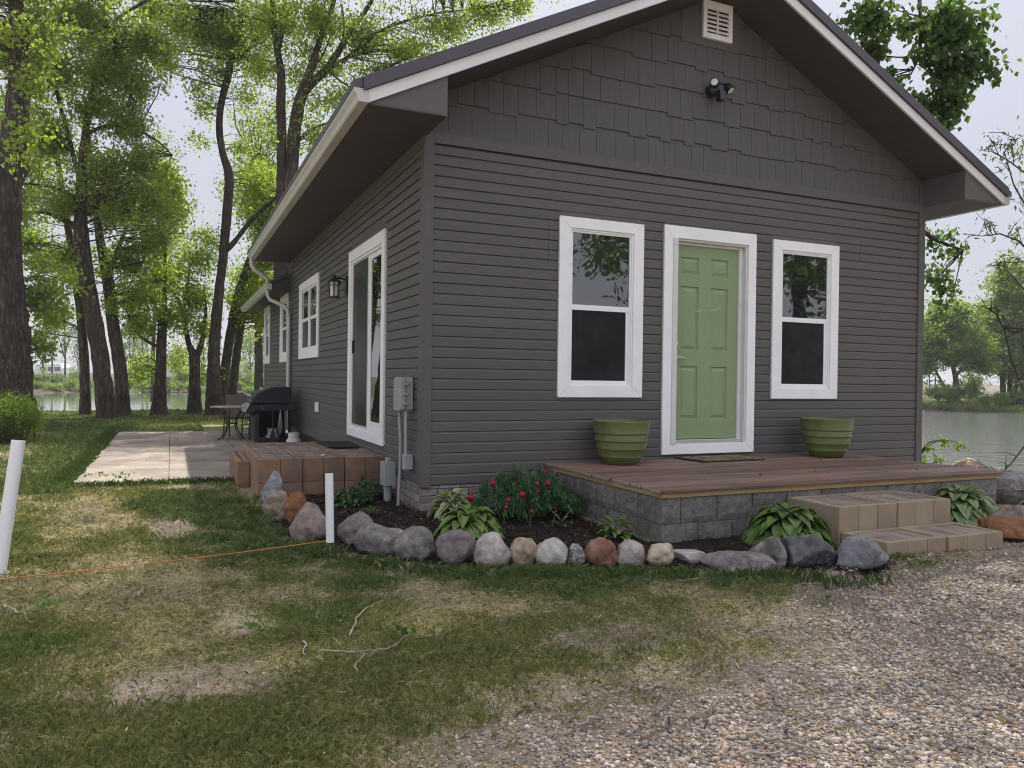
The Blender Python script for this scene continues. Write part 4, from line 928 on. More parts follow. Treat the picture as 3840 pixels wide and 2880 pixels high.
for (px, py, pz, rb) in [onz(0, 0, 0).tolist()+[0]]*0 + [(*deep(1064, 1044, 6.35), .033), (*deep(1177, 1019, 6.6), .024), (*deep(1128, 1069, 6.2), .032), (*deep(1160, 1046, 6.35), .026), (*deep(1183, 1045, 6.35), .028), (*deep(1098, 1080, 6.1), .022), (*deep(1093, 1097, 6.0), .02), (*deep(1148, 1105, 6.0), .019), (*deep(1016, 1075, 6.2), .034), (*deep(1112, 1046, 6.3), .014), (*deep(1163, 1062, 6.2), .015), (*deep(1200, 1105, 6.1), .014)]:
    v, f = ICO[2]; n_ = 1+.10*np.sin(np.arctan2(v[:, 1], v[:, 0])*4+v[:, 2]*3); rb = rb*.86; vv = v*n_[:, None]*np.array([rb, rb, rb*1.12])+np.array([px, py, pz])
    s_ = .8+.4*np.sin(np.arctan2(v[:, 1], v[:, 0])*4)[:, None]*.5
    npmesh('flower_bud', vv, f, m_flower, t, col=np.array([[.36, .012, .04]])*s_, smooth=True)
    mbb = MB(); mbb.tube([(px, py, pz-rb*.8), (px-.01, py+.02, pz-.12)], .0035, 5); mbb.build('stem', m_stem, t)

# white plastic pipes and the orange twine between them
def pipe(name, label, pts, rad, grp='white plastic pipe stakes'):
    b = np.array(pts[0]); t = thing(name, label, 'pipe stake', (b[0], b[1], b[2]), grp); mb = MB()
    p0, p1 = np.array(pts[0]), np.array(pts[1]); d = (p1-p0)/np.linalg.norm(p1-p0); q = Vector((0, 0, 1)).rotation_difference(Vector(d)); h = np.linalg.norm(p1-p0)
    mb.lathe([(rad*.80, 0), (rad, 0), (rad, h-.002), (rad-.002, h), (rad*.82, h), (rad*.80, h-.1)], n=24); mb.v = [tuple(q @ Vector(v)+Vector(p0)) for v in mb.v]
    mb.build('tube', m_pvc, t, smooth=True); return t
pA0 = onz(-6, 1262, GZ-.03); pA1 = deep(40, 951, 4.55)
pipe('plastic_pipe', 'long leaning white plastic pipe at the left edge of the lawn', [pA0, pA1], mpp(4.5)*13.5)
pB = onz(713, 1208, GZ); dB_ = float((pB-CAM)@FW); pB1 = deep(711, 1023, dB_); pB0 = deep(713, 1171, dB_)
t = pipe('plastic_pipe', 'short upright white plastic pipe on a rusty rod by the rocks', [pB0, pB1], mpp(dB_)*8.7)
MB().tube([pB+np.array([0, 0, -.1]), pB0+np.array([0, 0, .1])], .006, 8).build('rebar_rod', m_rust, t)
s0 = deep(4, 1251, 4.30); s1 = pB0+np.array([0, 0, .012]); mb = MB(); pts = [s0*(1-k/14)+s1*(k/14)+np.array([0, 0, -.012*math.sin(math.pi*k/14)]) for k in range(15)]
mb.tube([s0+np.array([-.9, -.25, 0])]+pts, .0036, 6); _set(mb.build('twine', m_string, origin=tuple(s0)), 'taut orange twine strung low over the lawn between the pipes', 'twine')

# ------------------------------------------------------------------ grill, table, chairs, tanks
GYN, GYF = 6.9, 8.0
t = thing('gas_grill', 'black gas grill with side shelf against the side wall', 'grill', (-.45, 7.4, -.184)); PX = lambda x, z, y: (x, y, z)
mb = MB(); mb.prism([(-.80, .52), (-.785, .60), (-.70, .685), (-.60, .748), (-.44, .797), (-.20, .80), (-.15, .785), (-.14, .74), (-.155, .62), (-.18, .515)], GYN+.18, GYF, PX); lid = mb.build('lid', m_black, t, bevel=.012)
mb = MB(); mb.prism([(-.795, .53), (-.79, .59), (-.72, .66), (-.64, .60), (-.53, .60), (-.36, .55), (-.20, .62), (-.155, .60), (-.18, .515)], GYN+.165, GYN+.179, PX); mb.build('end_cap', m_dark, lid, bevel=.004)
mb = MB(); mb.tube([(-.80, GYN+.25, .64), (-.84, GYN+.25, .67), (-.84, GYF-.08, .67), (-.80, GYF-.08, .64)], .014, 8); mb.build('handle', m_chrome, lid)
mb = MB(); mb.prism([(-.64, .785), (-.60, .79), (-.58, .75), (-.62, .745)], GYN+.45, GYN+.55, PX); mb.build('thermometer', m_chrome, lid)
mb = MB(); mb.prism([(-.80, .505), (-.89, .36), (-.81, .325), (-.66, .42), (-.16, .40), (-.17, .51)], GYN+.19, GYF-.01, PX); mb.build('firebox', m_black, t, bevel=.008)
mb = MB(); mb.prism([(-.815, .51), (-.897, .362), (-.90, .372), (-.825, .515)], GYN+.2, GYF-.02, PX)
for k in range(3): mb.tube([(-.86, GYN+.4+.25*k, .44), (-.895, GYN+.4+.25*k, .46)], .03, 12)
mb.build('control_panel', m_chrome, t, bevel=.004)
mb = MB(); mb.box(-.665, -.125, GYN-.22, GYN+.17, .405, .50); mb.build('side_shelf', m_black, t, bevel=.014)
mb = MB(); mb.box(-.73, -.66, GYN+.2, GYN+.26, -.15, .34); mb.box(-.21, -.14, GYN+.2, GYN+.26, -.15, .40); mb.box(-.73, -.66, GYF-.08, GYF-.02, -.15, .34); mb.box(-.21, -.14, GYF-.08, GYF-.02, -.15, .40)
mb.box(-.66, -.21, GYN+.2, GYN+.24, -.13, -.07); mb.box(-.66, -.21, GYF-.06, GYF-.02, -.13, .36); mb.box(-.72, -.15, GYN+.25, GYF-.06, -.16, -.13); mb.build('cart_frame', m_black, t, bevel=.006)
MB().box(-.735, -.72, GYN+.27, GYF-.09, -.12, .30).build('door', m_dark, t, bevel=.004)
mb = MB()
for yy in (GYN+.18, GYF-.03): mb.lathe([(.0001, 0), (.07, 0), (.075, .01), (.075, .03), (.07, .04), (.0001, .04)], (-.18, yy, -.11), 20, 'y')
mb.build('wheel', m_rubber, t)
def tool(label, name, px, col, kind):
    t_ = thing(name, label, name.replace('_', ' '), (px, GYN-.225, .40), 'grill tools hung on the side shelf'); mb = MB(); y = GYN-.235
    mb.tube([(px, GYN-.22, .42), (px, y, .40), (px, y, .10)], .008, 6)
    if kind == 'spat': mb.prism([(px-.012, .10), (px+.012, .10), (px+.045, .0), (px+.04, -.10), (px-.04, -.10), (px-.045, .0)], y-.004, y+.004, PX)
    elif kind == 'tong': mb.tube([(px+.005, y, .36), (px+.028, y, .16), (px+.012, y, .03)], .007, 6); mb.tube([(px-.005, y, .36), (px-.024, y, .16), (px-.01, y, .03)], .007, 6)
    else: mb.lathe([(.0001, -.03), (.025, -.02), (.03, .0), (.02, .03), (.008, .05)], (px, y, .05), 12)
    mb.build('tool_body', col, t_, smooth=False)
tool('dark spatula hanging from the grill shelf', 'spatula', -.49, m_dark, 'spat'); tool('steel tongs hanging under the grill shelf', 'tongs', -.375, m_chrome, 'tong'); tool('long grill spoon hanging right of the tongs', 'spoon', -.26, m_chrome, 'ladle')
def tank(loc, label):
    t_ = thing('propane_tank', label, 'gas tank', loc, 'propane tanks'); mb = MB(); mb.lathe([(.08, .0), (.08, .01), (.11, .025), (.122, .05), (.122, .105), (.10, .14), (.04, .15), (.0001, .15)], loc, 28); b_ = mb.build('body', m_tank, t_, smooth=True)
    mb = MB()
    for a0, a1 in ((.4, 2.3), (2.9, 5.9)):
        n = 12; ring_ = [(math.cos(a0+(a1-a0)*k/n), math.sin(a0+(a1-a0)*k/n)) for k in range(n+1)]
        for k in range(n):
            (c0, s0_), (c1, s1_) = ring_[k], ring_[k+1]
            mb.add([(loc[0]+.09*c0, loc[1]+.09*s0_, loc[2]+.13), (loc[0]+.09*c1, loc[1]+.09*s1_, loc[2]+.13), (loc[0]+.09*c1, loc[1]+.09*s1_, loc[2]+.225), (loc[0]+.09*c0, loc[1]+.09*s0_, loc[2]+.225)], [(0, 1, 2, 3)])
    mb.lathe([(.09, .225), (.096, .23), (.09, .235)], loc, 24); o = mb.build('collar', m_tank, t_, fix=False)
    MB().tube([(loc[0], loc[1], loc[2]+.15), (loc[0], loc[1], loc[2]+.20)], .015, 8).build('valve', m_chrome, t_)
tank((-.03-.14, 6.55, -.184), 'pale propane tank standing between the grill and the wall'); tank((-.42, 7.35, -.16), 'propane tank inside the grill cart behind the tongs')

t = thing('patio_table', 'small round bronze patio table on curved metal legs', 'table', (-1.02, 8.3, -.184)); tc_ = (-1.02, 8.35); tz = .42
mb = MB(); mb.lathe([(.0001, tz-.02), (.36, tz-.02), (.375, tz-.012), (.375, tz), (.36, tz+.006), (.0001, tz+.006)], (*tc_, 0), 40); mb.build('table_top', m_tile, t, smooth=True)
for k in range(4):
    a = .55+k*math.pi/2; ca, sa = math.cos(a), math.sin(a); P_ = lambda r_, z: (tc_[0]+r_*ca, tc_[1]+r_*sa, z)
    MB().tube([P_(.31, tz-.02), P_(.20, .32), P_(.115, .18), P_(.10, .06), P_(.16, -.06), P_(.26, -.17), P_(.285, -.18)], .012, 8).build('leg', m_bronze, t, smooth=True)
mb = MB(); mb.lathe([(.095, .10), (.11, .10), (.11, .12), (.095, .12)], (*tc_, 0), 24); mb.build('brace_ring', m_bronze, t)
def patio_chair(loc, rz, label):
    t = thing('patio_chair', label, 'chair', loc, 'bronze patio chairs', rz); WL[t.name] = np.zeros(3); w_ = .24
    mb = MB(); mb.prism([(-.22, .345), (.22, .375), (.22, .387), (-.22, .357)], -w_+.02, w_-.02, lambda y, z, x: (x, y, z)); mb.build('seat', m_sling, t, bevel=.004)
    mb = MB(); mb.prism([(-.21, .38), (-.30, .80), (-.312, .80), (-.222, .38)], -w_+.03, w_-.03, lambda y, z, x: (x, y, z)); mb.build('backrest', m_sling, t, bevel=.003)
    for sx in (-1, 1):
        MB().tube([(sx*w_, .24, 0), (sx*w_, .22, .36), (sx*w_, .20, .50)], .013, 8).build('leg', m_bronze, t, smooth=True)
        MB().tube([(sx*w_, -.28, 0), (sx*w_, -.20, .34), (sx*w_, -.30, .82)], .013, 8).build('leg', m_bronze, t, smooth=True)
        MB().tube([(sx*w_, .22, .50), (sx*w_*1.06, .05, .535), (sx*w_, -.235, .52)], .013, 8).build('armrest', m_bronze, t, smooth=True)
    mb = MB(); mb.tube([(-w_, -.30, .82), (w_, -.30, .82)], .012, 8); mb.tube([(-w_, .215, .36), (w_, .215, .36)], .011, 8); mb.tube([(-w_, -.21, .345), (w_, -.21, .345)], .011, 8); mb.build('cross_rail', m_bronze, t, smooth=True)
    return t
patio_chair((-.82, 9.15, -.184), math.pi+.15, 'patio chair behind the round table, its backrest towards the pond'); patio_chair((-.55, 8.35, -.184), math.pi/2+.2, 'patio chair between the round table and the grill')

# ------------------------------------------------------------------ trees
def leaf_cloud(P, size, r, hang=0.55, aspect=.85):
    n = len(P); a = r.normal(size=(n, 3)); a[:, 2] -= hang*1.6; a /= np.linalg.norm(a, axis=1)[:, None]
    q = r.normal(size=(n, 3)); s = np.cross(a, q); s /= np.linalg.norm(s, axis=1)[:, None]+1e-9; nn = np.cross(s, a)
    L_ = size[:, None]; Wd = L_*aspect*.5; f = L_*.10
    V = np.stack([P, P+a*L_*.36-s*Wd+nn*f, P+a*L_, P+a*L_*.36+s*Wd+nn*f], 1).reshape(-1, 3)
    F = np.arange(n*4).reshape(n, 4); return V, F
GREENS = dict(bright=((.215, .245, .055), (.135, .18, .042)), mid=((.155, .20, .048), (.09, .138, .036)), dark=((.075, .115, .036), (.045, .080, .026)), grey=((.13, .16, .075), (.09, .125, .06)), pale=((.15, .19, .07), (.11, .155, .06)), willow=((.14, .16, .085), (.085, .105, .05)))
DENS = 6.8
def tree(name, label, depth, limbs, blobs, leaf=.085, dens=1.0, tone='mid', group=None, bark=None, seed=0, twig=.45, spread=.26, per=34, hang=.55, aspect=.85, base_z=None, cat='tree', sides=10, floor=None):
    """limbs: lists of (x, y, width[, extra depth]) as seen; blobs: (x, y, rx, ry[, extra depth[, weight]])"""
    r = np.random.default_rng(seed+100)
    wl = []
    for lb in limbs:
        pts = []; rad = []
        for p in lb:
            d = depth+(p[3] if len(p) > 3 else 0); pts.append(deep(p[0], p[1], d)); rad.append(p[2]*mpp(d)/2)
        wl.append((pts, rad))
    b = wl[0][0][0].copy(); 
    if base_z is None: base_z = float(height(np.array([b[0]]), np.array([b[1]]))[0])
    t = thing(name, label, cat, (b[0], b[1], base_z), group)
    first = wl[0]; dn = first[0][0].copy(); dn[2] = base_z-.25
    mid = first[0][0].copy(); mid[2] = base_z+.05
    if first[0][0][2] > base_z+.1: first[0].insert(0, mid); first[1].insert(0, first[1][0]*1.06)
    first[0].insert(0, dn); first[1].insert(0, first[1][0]*1.12)
    mb = MB(); samples = []
    for pts, rad in wl:
        # smooth the polyline and roughen it slightly
        P_ = np.array(pts); n = len(P_); tt = np.arange(n); m_ = max(2, (n-1)*4+1); ti = np.linspace(0, n-1, m_)
        Q = np.stack([np.interp(ti, tt, P_[:, k]) for k in range(3)], 1); Rr = np.interp(ti, tt, rad)
        Qs = Q.copy()
        for _ in range(3): Qs[1:-1] = (Qs[:-2]+2*Qs[1:-1]+Qs[2:])/4
        Qs[1:-1] += r.normal(size=(m_-2, 3))*Rr[1:-1, None]*.03
        mb.tube(Qs, np.maximum(Rr*(1+r.normal(size=m_)*.022), .004), sides); samples.append(Qs)
    S = np.concatenate(samples)
    CP = []
    for bl in blobs:
        x, y, rx, ry = bl[:4]; d = depth+(bl[4] if len(bl) > 4 else 0); wgt = bl[5] if len(bl) > 5 else 1
        m = mpp(d); A = rx*m; B = ry*m; Dp = (A+B)/2
        nC = max(3, int(DENS*dens*wgt*1.3*A*B/(spread*spread)))
        u = r.normal(size=(nC, 3)); u /= np.linalg.norm(u, axis=1)[:, None]; u *= np.minimum(np.abs(r.normal(size=nC))*.62+.12, 1.5)[:, None]
        CP.append(deep(x, y, d)+RT*(u[:, :1]*A)+UP*(u[:, 1:2]*B)+FW*(u[:, 2:]*Dp))
    if CP:
        CP = np.concatenate(CP)
        if floor is not None: CP = CP[CP[:, 2] > floor]
        k = np.maximum(6, (per*(.5+r.random(len(CP)))).astype(int)); idx = np.repeat(np.arange(len(CP)), k)
        sp = spread*(.6+.8*r.random(len(CP)))[idx][:, None]
        P_ = CP[idx]+r.normal(size=(len(idx), 3))*sp*np.array([.62, .62, .5]); size = leaf*(.65+.6*r.random(len(idx)))
        V, F = leaf_cloud(P_, size, r, hang, aspect)
        c1, c2 = GREENS[tone]; tcl = r.random(len(CP))[idx][:, None]*.6+r.random((len(idx), 1))*.4
        K = (np.array(c1)*(1-tcl)+np.array(c2)*tcl)*(.8+.4*r.random((len(idx), 1)))
        npmesh('crown', V, F, m_leaf, t, col=np.repeat(K, 4, 0))
        for c in CP[r.random(len(CP)) < twig]:
            dd = np.linalg.norm(S-c, axis=1)+np.maximum(0, S[:, 2]-c[2]+.1)*1.5; s0 = S[dd.argmin()]; dist = np.linalg.norm(c-s0)
            if dist < .12 or dist > 3.2: continue
            md = (s0+c)/2+r.normal(size=3)*dist*.08+np.array([0, 0, dist*.06]); rb = min(.028, .006+dist*.008)*(depth/20 if depth > 25 else 1)
            mb.tube([s0, md, c], [rb, rb*.7, .004], 5, cap=False)
    mb.build('trunk', bark or m_barkA, t, smooth=True, fix=False)
    return t
gl = 'cottonwoods on the pond shore'
tree('cottonwood_tree', 'thickest cottonwood with deeply furrowed bark, behind the dark green shrub', 16, [[(-6, 900, 150), (-6, 850, 136), (-3, 760, 122), (-5, 680, 112), (0, 590, 88), (3, 500, 72), (17, 400, 56), (25, 330, 52), (34, 270, 49), (43, 188, 42), (40, 90, 35), (34, 0, 28), (30, -120, 22), (20, -300, 14)], [(34, 0, 14), (70, -120, 9), (120, -220, 5)], [(17, 400, 16), (-50, 330, 10), (-120, 290, 6)]],
     [(20, -110, 150, 110), (-70, 60, 110, 130), (85, 60, 60, 60, .3), (25, 70, 55, 35, -.9, .5), (75, 175, 40, 35, -.6, .7), (65, 280, 38, 32, -.8, .7), (35, 330, 28, 18, -.9, .5), (10, 460, 35, 40, .8), (95, 640, 42, 80, 1.0), (80, 745, 30, 30, 1.0)], .10, .9, 'bright', gl, m_barkA, 1, per=30)
tree('cottonwood_tree', 'tall cottonwood leaning left with two bare side limbs, at the far end of lawn', 19.8, [[(232, 912, 42), (225, 850, 38), (217, 772, 36), (203, 682, 33), (185, 591, 32), (174, 501, 30), (175, 433, 25), (179, 343, 18), (185, 275, 14), (200, 203, 12), (215, 131, 11), (229, 53, 10), (232, -40, 8), (240, -220, 5)],
     [(173, 497, 15), (150, 482, 13), (120, 466, 10), (94, 457, 8), (41, 459, 5)], [(172, 434, 13), (163, 429, 11), (140, 412, 9), (119, 404, 8), (47, 396, 4)], [(188, 290, 9), (215, 275, 8), (250, 269, 7), (297, 278, 5), (344, 306, 4), (372, 335, 3)], [(229, 53, 7), (244, 44, 6), (282, 22, 5), (330, -10, 3)], [(175, 400, 10), (150, 300, 9), (128, 220, 8), (100, 120, 6), (80, 0, 4)]],
     [(180, 40, 120, 90), (120, 150, 80, 80), (235, 150, 85, 80), (110, 300, 80, 75), (275, 270, 62, 55), (230, 370, 72, 60), (320, 90, 80, 65), (290, 180, 55, 40), (140, 440, 75, 50), (250, 455, 65, 50), (300, 350, 45, 60), (200, -120, 190, 90), (140, 560, 40, 50, 0, .6), (320, 430, 50, 60), (60, 520, 40, 50, .5), (40, 130, 60, 70, .5), (210, 230, 60, 50), (60, 350, 50, 40, .4)], .076, .95, 'bright', gl, m_barkA, 2, spread=.23)
tree('cottonwood_tree', 'dark straight trunk half hidden behind the tall left-leaning cottonwood', 21.5, [[(184, 888, 24), (184, 850, 21), (182, 772, 19), (176, 690, 17), (168, 620, 20), (152, 520, 15), (132, 400, 12), (112, 250, 8)]],
     [(100, 560, 60, 60), (60, 420, 45, 70), (115, 690, 35, 55), (70, 300, 50, 70), (30, 250, 60, 60)], .08, .7, 'mid', gl, m_barkA, 3)
tree('cottonwood_tree', 'slim left-leaning cottonwood right of the tall one, bare lower trunk', 21, [[(267, 904, 31), (264, 850, 28), (257, 772, 26), (244, 704, 25), (236, 614, 24), (219, 540, 19), (207, 450, 14), (195, 360, 10), (190, 260, 7)], [(233, 600, 12), (262, 520, 9), (290, 440, 6), (300, 360, 4)]],
     [(275, 560, 70, 55), (320, 630, 60, 50), (255, 420, 60, 60), (335, 520, 45, 60), (375, 470, 35, 50), (150, 600, 30, 40), (240, 660, 25, 30, -.6, .5)], .08, .9, 'bright', gl, m_barkA, 4)
tree('cottonwood_tree', 'short broad-based cottonwood trunk with a pale scar at its foot, mid lawn edge', 22, [[(344, 899, 40), (345, 870, 30), (346, 831, 23), (349, 738, 20), (352, 690, 18), (356, 640, 10), (358, 580, 7), (354, 480, 4)], [(348, 752, 8), (337, 747, 7), (319, 739, 6), (297, 722, 4), (280, 690, 2)]],
     [(345, 600, 48, 50), (300, 700, 45, 40), (310, 800, 42, 42, .5, .8), (360, 680, 30, 40), (375, 420, 36, 60), (280, 650, 40, 30), (350, 380, 40, 50)], .085, .9, 'bright', gl, m_barkB, 5)
tree('cottonwood_tree', 'small forked cottonwood with Y shaped trunk between two shore trees', 23, [[(420, 892, 34), (420, 860, 25), (421, 800, 22), (421, 768, 22), (409, 750, 12), (400, 706, 10), (397, 675, 9), (384, 644, 8), (366, 622, 6), (350, 590, 3)], [(424, 775, 14), (431, 756, 12), (440, 725, 10), (446, 680, 7), (440, 620, 4)], [(397, 675, 6), (405, 620, 5), (412, 560, 3)]],
     [(420, 640, 48, 50), (385, 590, 45, 35), (440, 710, 26, 45), (385, 770, 30, 34, .4, .7), (430, 560, 40, 45), (395, 690, 30, 30), (450, 800, 14, 30, .3, .6)], .08, .95, 'bright', gl, m_barkB, 6)
tree('cottonwood_tree', 'tall S-curved dark cottonwood rising left of the house roof', 22.5, [[(463, 893, 40), (461, 850, 32), (461, 800, 27), (463, 738, 24), (469, 675, 22), (475, 612, 19), (482, 560, 18), (486, 513, 19), (492, 440, 20), (497, 375, 19), (479, 328, 15), (472, 266, 14), (479, 213, 14), (493, 166, 15), (497, 131, 15), (510, 90, 9), (526, 19, 8), (536, -60, 6), (545, -200, 4)],
     [(483, 545, 14), (500, 530, 12), (515, 512, 10), (547, 469, 9), (578, 444, 8), (610, 415, 5)], [(497, 131, 8), (520, 120, 6), (545, 100, 4)], [(510, 90, 6), (518, 40, 6), (510, -30, 4)]],
     [(440, 230, 34, 60, 0, .6), (430, 300, 22, 30, 0, .5), (500, 90, 85, 75), (560, 50, 65, 60), (440, 70, 65, 60), (390, 50, 65, 60), (360, 140, 45, 30, 0, .7), (330, 20, 60, 50), (545, 140, 45, 50, 0, .7), (465, 160, 40, 40, 0, .6), (520, 320, 40, 50, .5, .5), (540, 210, 36, 50, .3, .45), (560, 390, 50, 45, .6), (500, -120, 120, 90), (450, 520, 35, 45, .4, .7)], .078, .8, 'bright', gl, m_barkB, 7)
tree('cottonwood_tree', 'cottonwood leaning right behind the S-curved one, foliage reaching the gutter', 24, [[(478, 888, 24), (482, 840, 20), (488, 780, 19), (498, 720, 20), (512, 650, 20), (528, 597, 18), (548, 540, 15), (575, 480, 12), (600, 420, 8)]],
     [(560, 400, 55, 55), (575, 560, 40, 70), (545, 650, 40, 60), (580, 690, 45, 40), (600, 470, 45, 45), (560, 480, 40, 45)], .085, 1.0, 'bright', gl, m_barkB, 8)
tree('cottonwood_tree', 'short thin right-leaning trunk behind the patio table', 25, [[(497, 888, 22), (502, 840, 20), (508, 790, 18), (516, 730, 17), (523, 690, 15), (530, 640, 9), (536, 580, 6)]],
     [(540, 600, 38, 60), (515, 640, 25, 30), (560, 620, 35, 40), (535, 720, 18, 16, .3, .5)], .085, .9, 'bright', gl, m_barkB, 9)
tree('cottonwood_tree', 'many-limbed cottonwood rising behind the annex roof', 20.5, [[(612, 880, 44), (612, 700, 42), (611, 600, 40), (612, 520, 36), (611, 430, 30), (609, 416, 24), (609, 312, 21), (606, 234, 20), (609, 156, 18), (598, 109, 14), (589, 31, 11), (586, -40, 9), (580, -200, 5)], [(598, 120, 12), (612, 60, 11), (618, -40, 9), (630, -180, 5)],
     [(616, 440, 26), (631, 375, 26), (634, 297, 28), (642, 240, 26), (653, 203, 24), (664, 170, 19), (675, 140, 17), (693, 78, 12), (718, 16, 9), (740, -60, 6)], [(650, 210, 20), (665, 188, 18), (690, 165, 17), (706, 150, 16), (737, 103, 13), (768, 53, 11), (800, 9, 8), (830, -50, 5)], [(690, 168, 11), (712, 147, 10), (753, 125, 9), (784, 90, 8), (846, 53, 6), (940, 28, 4), (1020, 20, 3)],
     [(634, 310, 9), (646, 303, 8), (668, 281, 7), (703, 266, 5), (760, 255, 3)], [(737, 103, 6), (745, 60, 5), (738, 10, 4)], [(706, 150, 6), (735, 175, 4), (765, 195, 3)], [(650, 180, 5), (700, 120, 4), (715, 70, 3)]],
     [(600, 40, 85, 70, 0, .8), (690, 40, 85, 75, 0, .9), (790, 80, 95, 60, 0, .9), (570, 150, 45, 60, 0, .6), (640, 170, 45, 50, .3, .6), (720, 150, 50, 40, 0, .7), (680, 230, 40, 40, 0, .6), (880, 110, 85, 45), (960, 60, 90, 45), (1050, 30, 85, 32), (1120, 5, 45, 25), (745, 215, 60, 40), (690, 300, 45, 45), (600, 240, 50, 90, .5, .35), (660, 110, 50, 60, .3, .5), (720, -110, 220, 80), (940, -70, 150, 60), (830, 160, 60, 40)], .074, .85, 'bright', gl, m_barkB, 10)
tree('cottonwood_tree', 'younger leafy cottonwood filling the gap between the S-curved tree and the house', 30, [[(560, 880, 20), (558, 700, 16), (556, 560, 12), (555, 440, 8), (556, 360, 5)], [(556, 560, 8), (590, 450, 5), (600, 380, 3)]],
     [(560, 370, 55, 60), (590, 300, 50, 50, 0, .5), (535, 450, 45, 60), (585, 640, 30, 60), (545, 250, 35, 60, 0, .35)], .10, .9, 'pale', gl, m_barkB, 11, spread=.34)
tree('cottonwood_tree', 'sparse pale-leaved young tree seen in the sky gap between the shore cottonwoods', 40, [[(330, 845, 9), (332, 700, 8), (340, 560, 7), (345, 440, 5), (340, 330, 3)]],
     [(345, 330, 45, 60, 0, .4), (350, 430, 55, 60, 0, .6), (335, 540, 55, 60, 0, .7), (365, 500, 40, 40, 0, .6)], .10, .8, 'pale', gl, m_barkB, 12, spread=.36, base_z=-.2)

# cottonwood standing beside the right wall: its branches hang over the roof
tree('cottonwood_tree', 'dark leaved cottonwood branch hanging over the right roof slope', 11.2,
     [[(1690, 960, 70, 4), (1690, 600, 66, 4), (1690, 300, 60, 4), (1690, 0, 56, 4), (1685, -300, 46, 4), (1660, -700, 34, 4), (1640, -1100, 22, 4), (1630, -1500, 10, 4)], [(1690, 20, 16, 4), (1780, -25, 12, 2.5), (1880, -40, 12, .5), (1990, -30, 14, -1), (2060, -60, 9, -1.6)], [(1985, -28, 9, -1.1), (1990, 60, 7, -1.3), (1988, 120, 5, -1.5), (1968, 160, 3, -1.5)], [(1988, 100, 6, -1.4), (2002, 140, 5, -1.5), (2030, 190, 3, -1.6)], [(1985, 100, 3, -1.4), (1960, 128, 3, -1.3), (1880, 116, 3, -1.1), (1860, 112, 2, -1)],
      [(1690, 400, 34, 4), (1880, 450, 18, 1.5), (1970, 480, 12, .5), (2020, 520, 8, .6), (2080, 540, 4, .7)], [(2060, 120, 4, -1.7), (2100, 160, 3, -1.8), (2140, 172, 2, -1.8)]],
     [(1885, 35, 60, 42, -1.1, .9), (1890, 110, 40, 30, -1, .55), (1905, 175, 40, 32, -.9, .5), (2045, 60, 70, 60, -1.5, 1.1), (2060, 140, 65, 50, -1.6, 1.0), (2040, 215, 52, 36, -1.6, .9), (1975, 235, 40, 24, -1.5, .7), (2025, 262, 28, 20, -1.6, .5), (2110, 20, 28, 22, -1.8, .35), (2125, 120, 22, 26, -1.8, .4), (2150, 150, 16, 10, -1.8, .25), (1960, 60, 28, 30, -1.2, .4),
      (2020, 515, 26, 22, .7, .55), (2060, 545, 34, 12, .8, .4), (2025, 600, 26, 26, .8, .55), (2050, 625, 22, 18, .8, .35), (2040, 655, 14, 10, .8, .3)], .092, 1.0, 'dark', None, m_barkA, 13, spread=.14, per=19, hang=.9)

# overhead crown of the same kind: stands right of the frame and shades the drive and the front lawn
def world_tree(name, label, base, hgt, rad, blobs, tone, leaf=.10, n=9000, seed=0, group=None, trunk_r=.3, spread=.5, bark=None, lean=(0, 0)):
    r = np.random.default_rng(seed+500); z0 = float(height(np.array([base[0]]), np.array([base[1]]))[0]); t = thing(name, label, 'tree', (base[0], base[1], z0), group); mb = MB()
    top = np.array([base[0]+lean[0], base[1]+lean[1], z0+hgt]); b0 = np.array([base[0], base[1], z0-.3])
    tr = [b0*(1-k)+top*k+np.array([math.sin(k*5+seed)*.25*trunk_r/.3, math.cos(k*4+seed)*.25*trunk_r/.3, 0])*k for k in np.linspace(0, 1, 9)]
    mb.tube(tr, [trunk_r*(1.15-k*1.0) for k in np.linspace(0, 1, 9)], 12); S = np.array(tr); CP = []; tot = sum(b[3]*b[4]*b[5] for b in blobs)
    for (x, y, z, a, b, c) in blobs:
        m = max(4, int(n/30*(a*b*c)/tot)); u = r.normal(size=(m, 3)); u /= np.linalg.norm(u, axis=1)[:, None]; u *= (r.random(m)**(1/2.6))[:, None]; c0 = np.array([x, y, z]); CP.append(c0+u*np.array([a, b, c]))
        s0 = S[np.argmin(np.linalg.norm(S-c0, axis=1)+np.maximum(0, S[:, 2]-c0[2])*.6)]
        mb.tube([s0, (s0+c0)/2+np.array([0, 0, .12*np.linalg.norm(c0-s0)]), c0], [trunk_r*.35, trunk_r*.2, .01], 6)
    CP = np.concatenate(CP); idx = np.repeat(np.arange(len(CP)), 30); P_ = CP[idx]+r.normal(size=(len(idx), 3))*spread*np.array([.6, .6, .45])
    V, F = leaf_cloud(P_, leaf*(.65+.6*r.random(len(idx))), r); c1, c2 = GREENS[tone]; tcl = r.random(len(CP))[idx][:, None]*.6+r.random((len(idx), 1))*.4
    npmesh('crown', V, F, m_leaf, t, col=np.repeat((np.array(c1)*(1-tcl)+np.array(c2)*tcl)*(.8+.4*r.random((len(idx), 1))), 4, 0))
    for c in CP[r.random(len(CP)) < .25]:
        s0 = S[np.argmin(np.linalg.norm(S-c, axis=1))]
        if np.linalg.norm(c-s0) < 2.5: mb.tube([s0, (s0+c)/2+r.normal(size=3)*.15, c], [.03, .02, .006], 5, cap=False)
    mb.build('trunk', bark or m_barkA, t, smooth=True, fix=False); return t
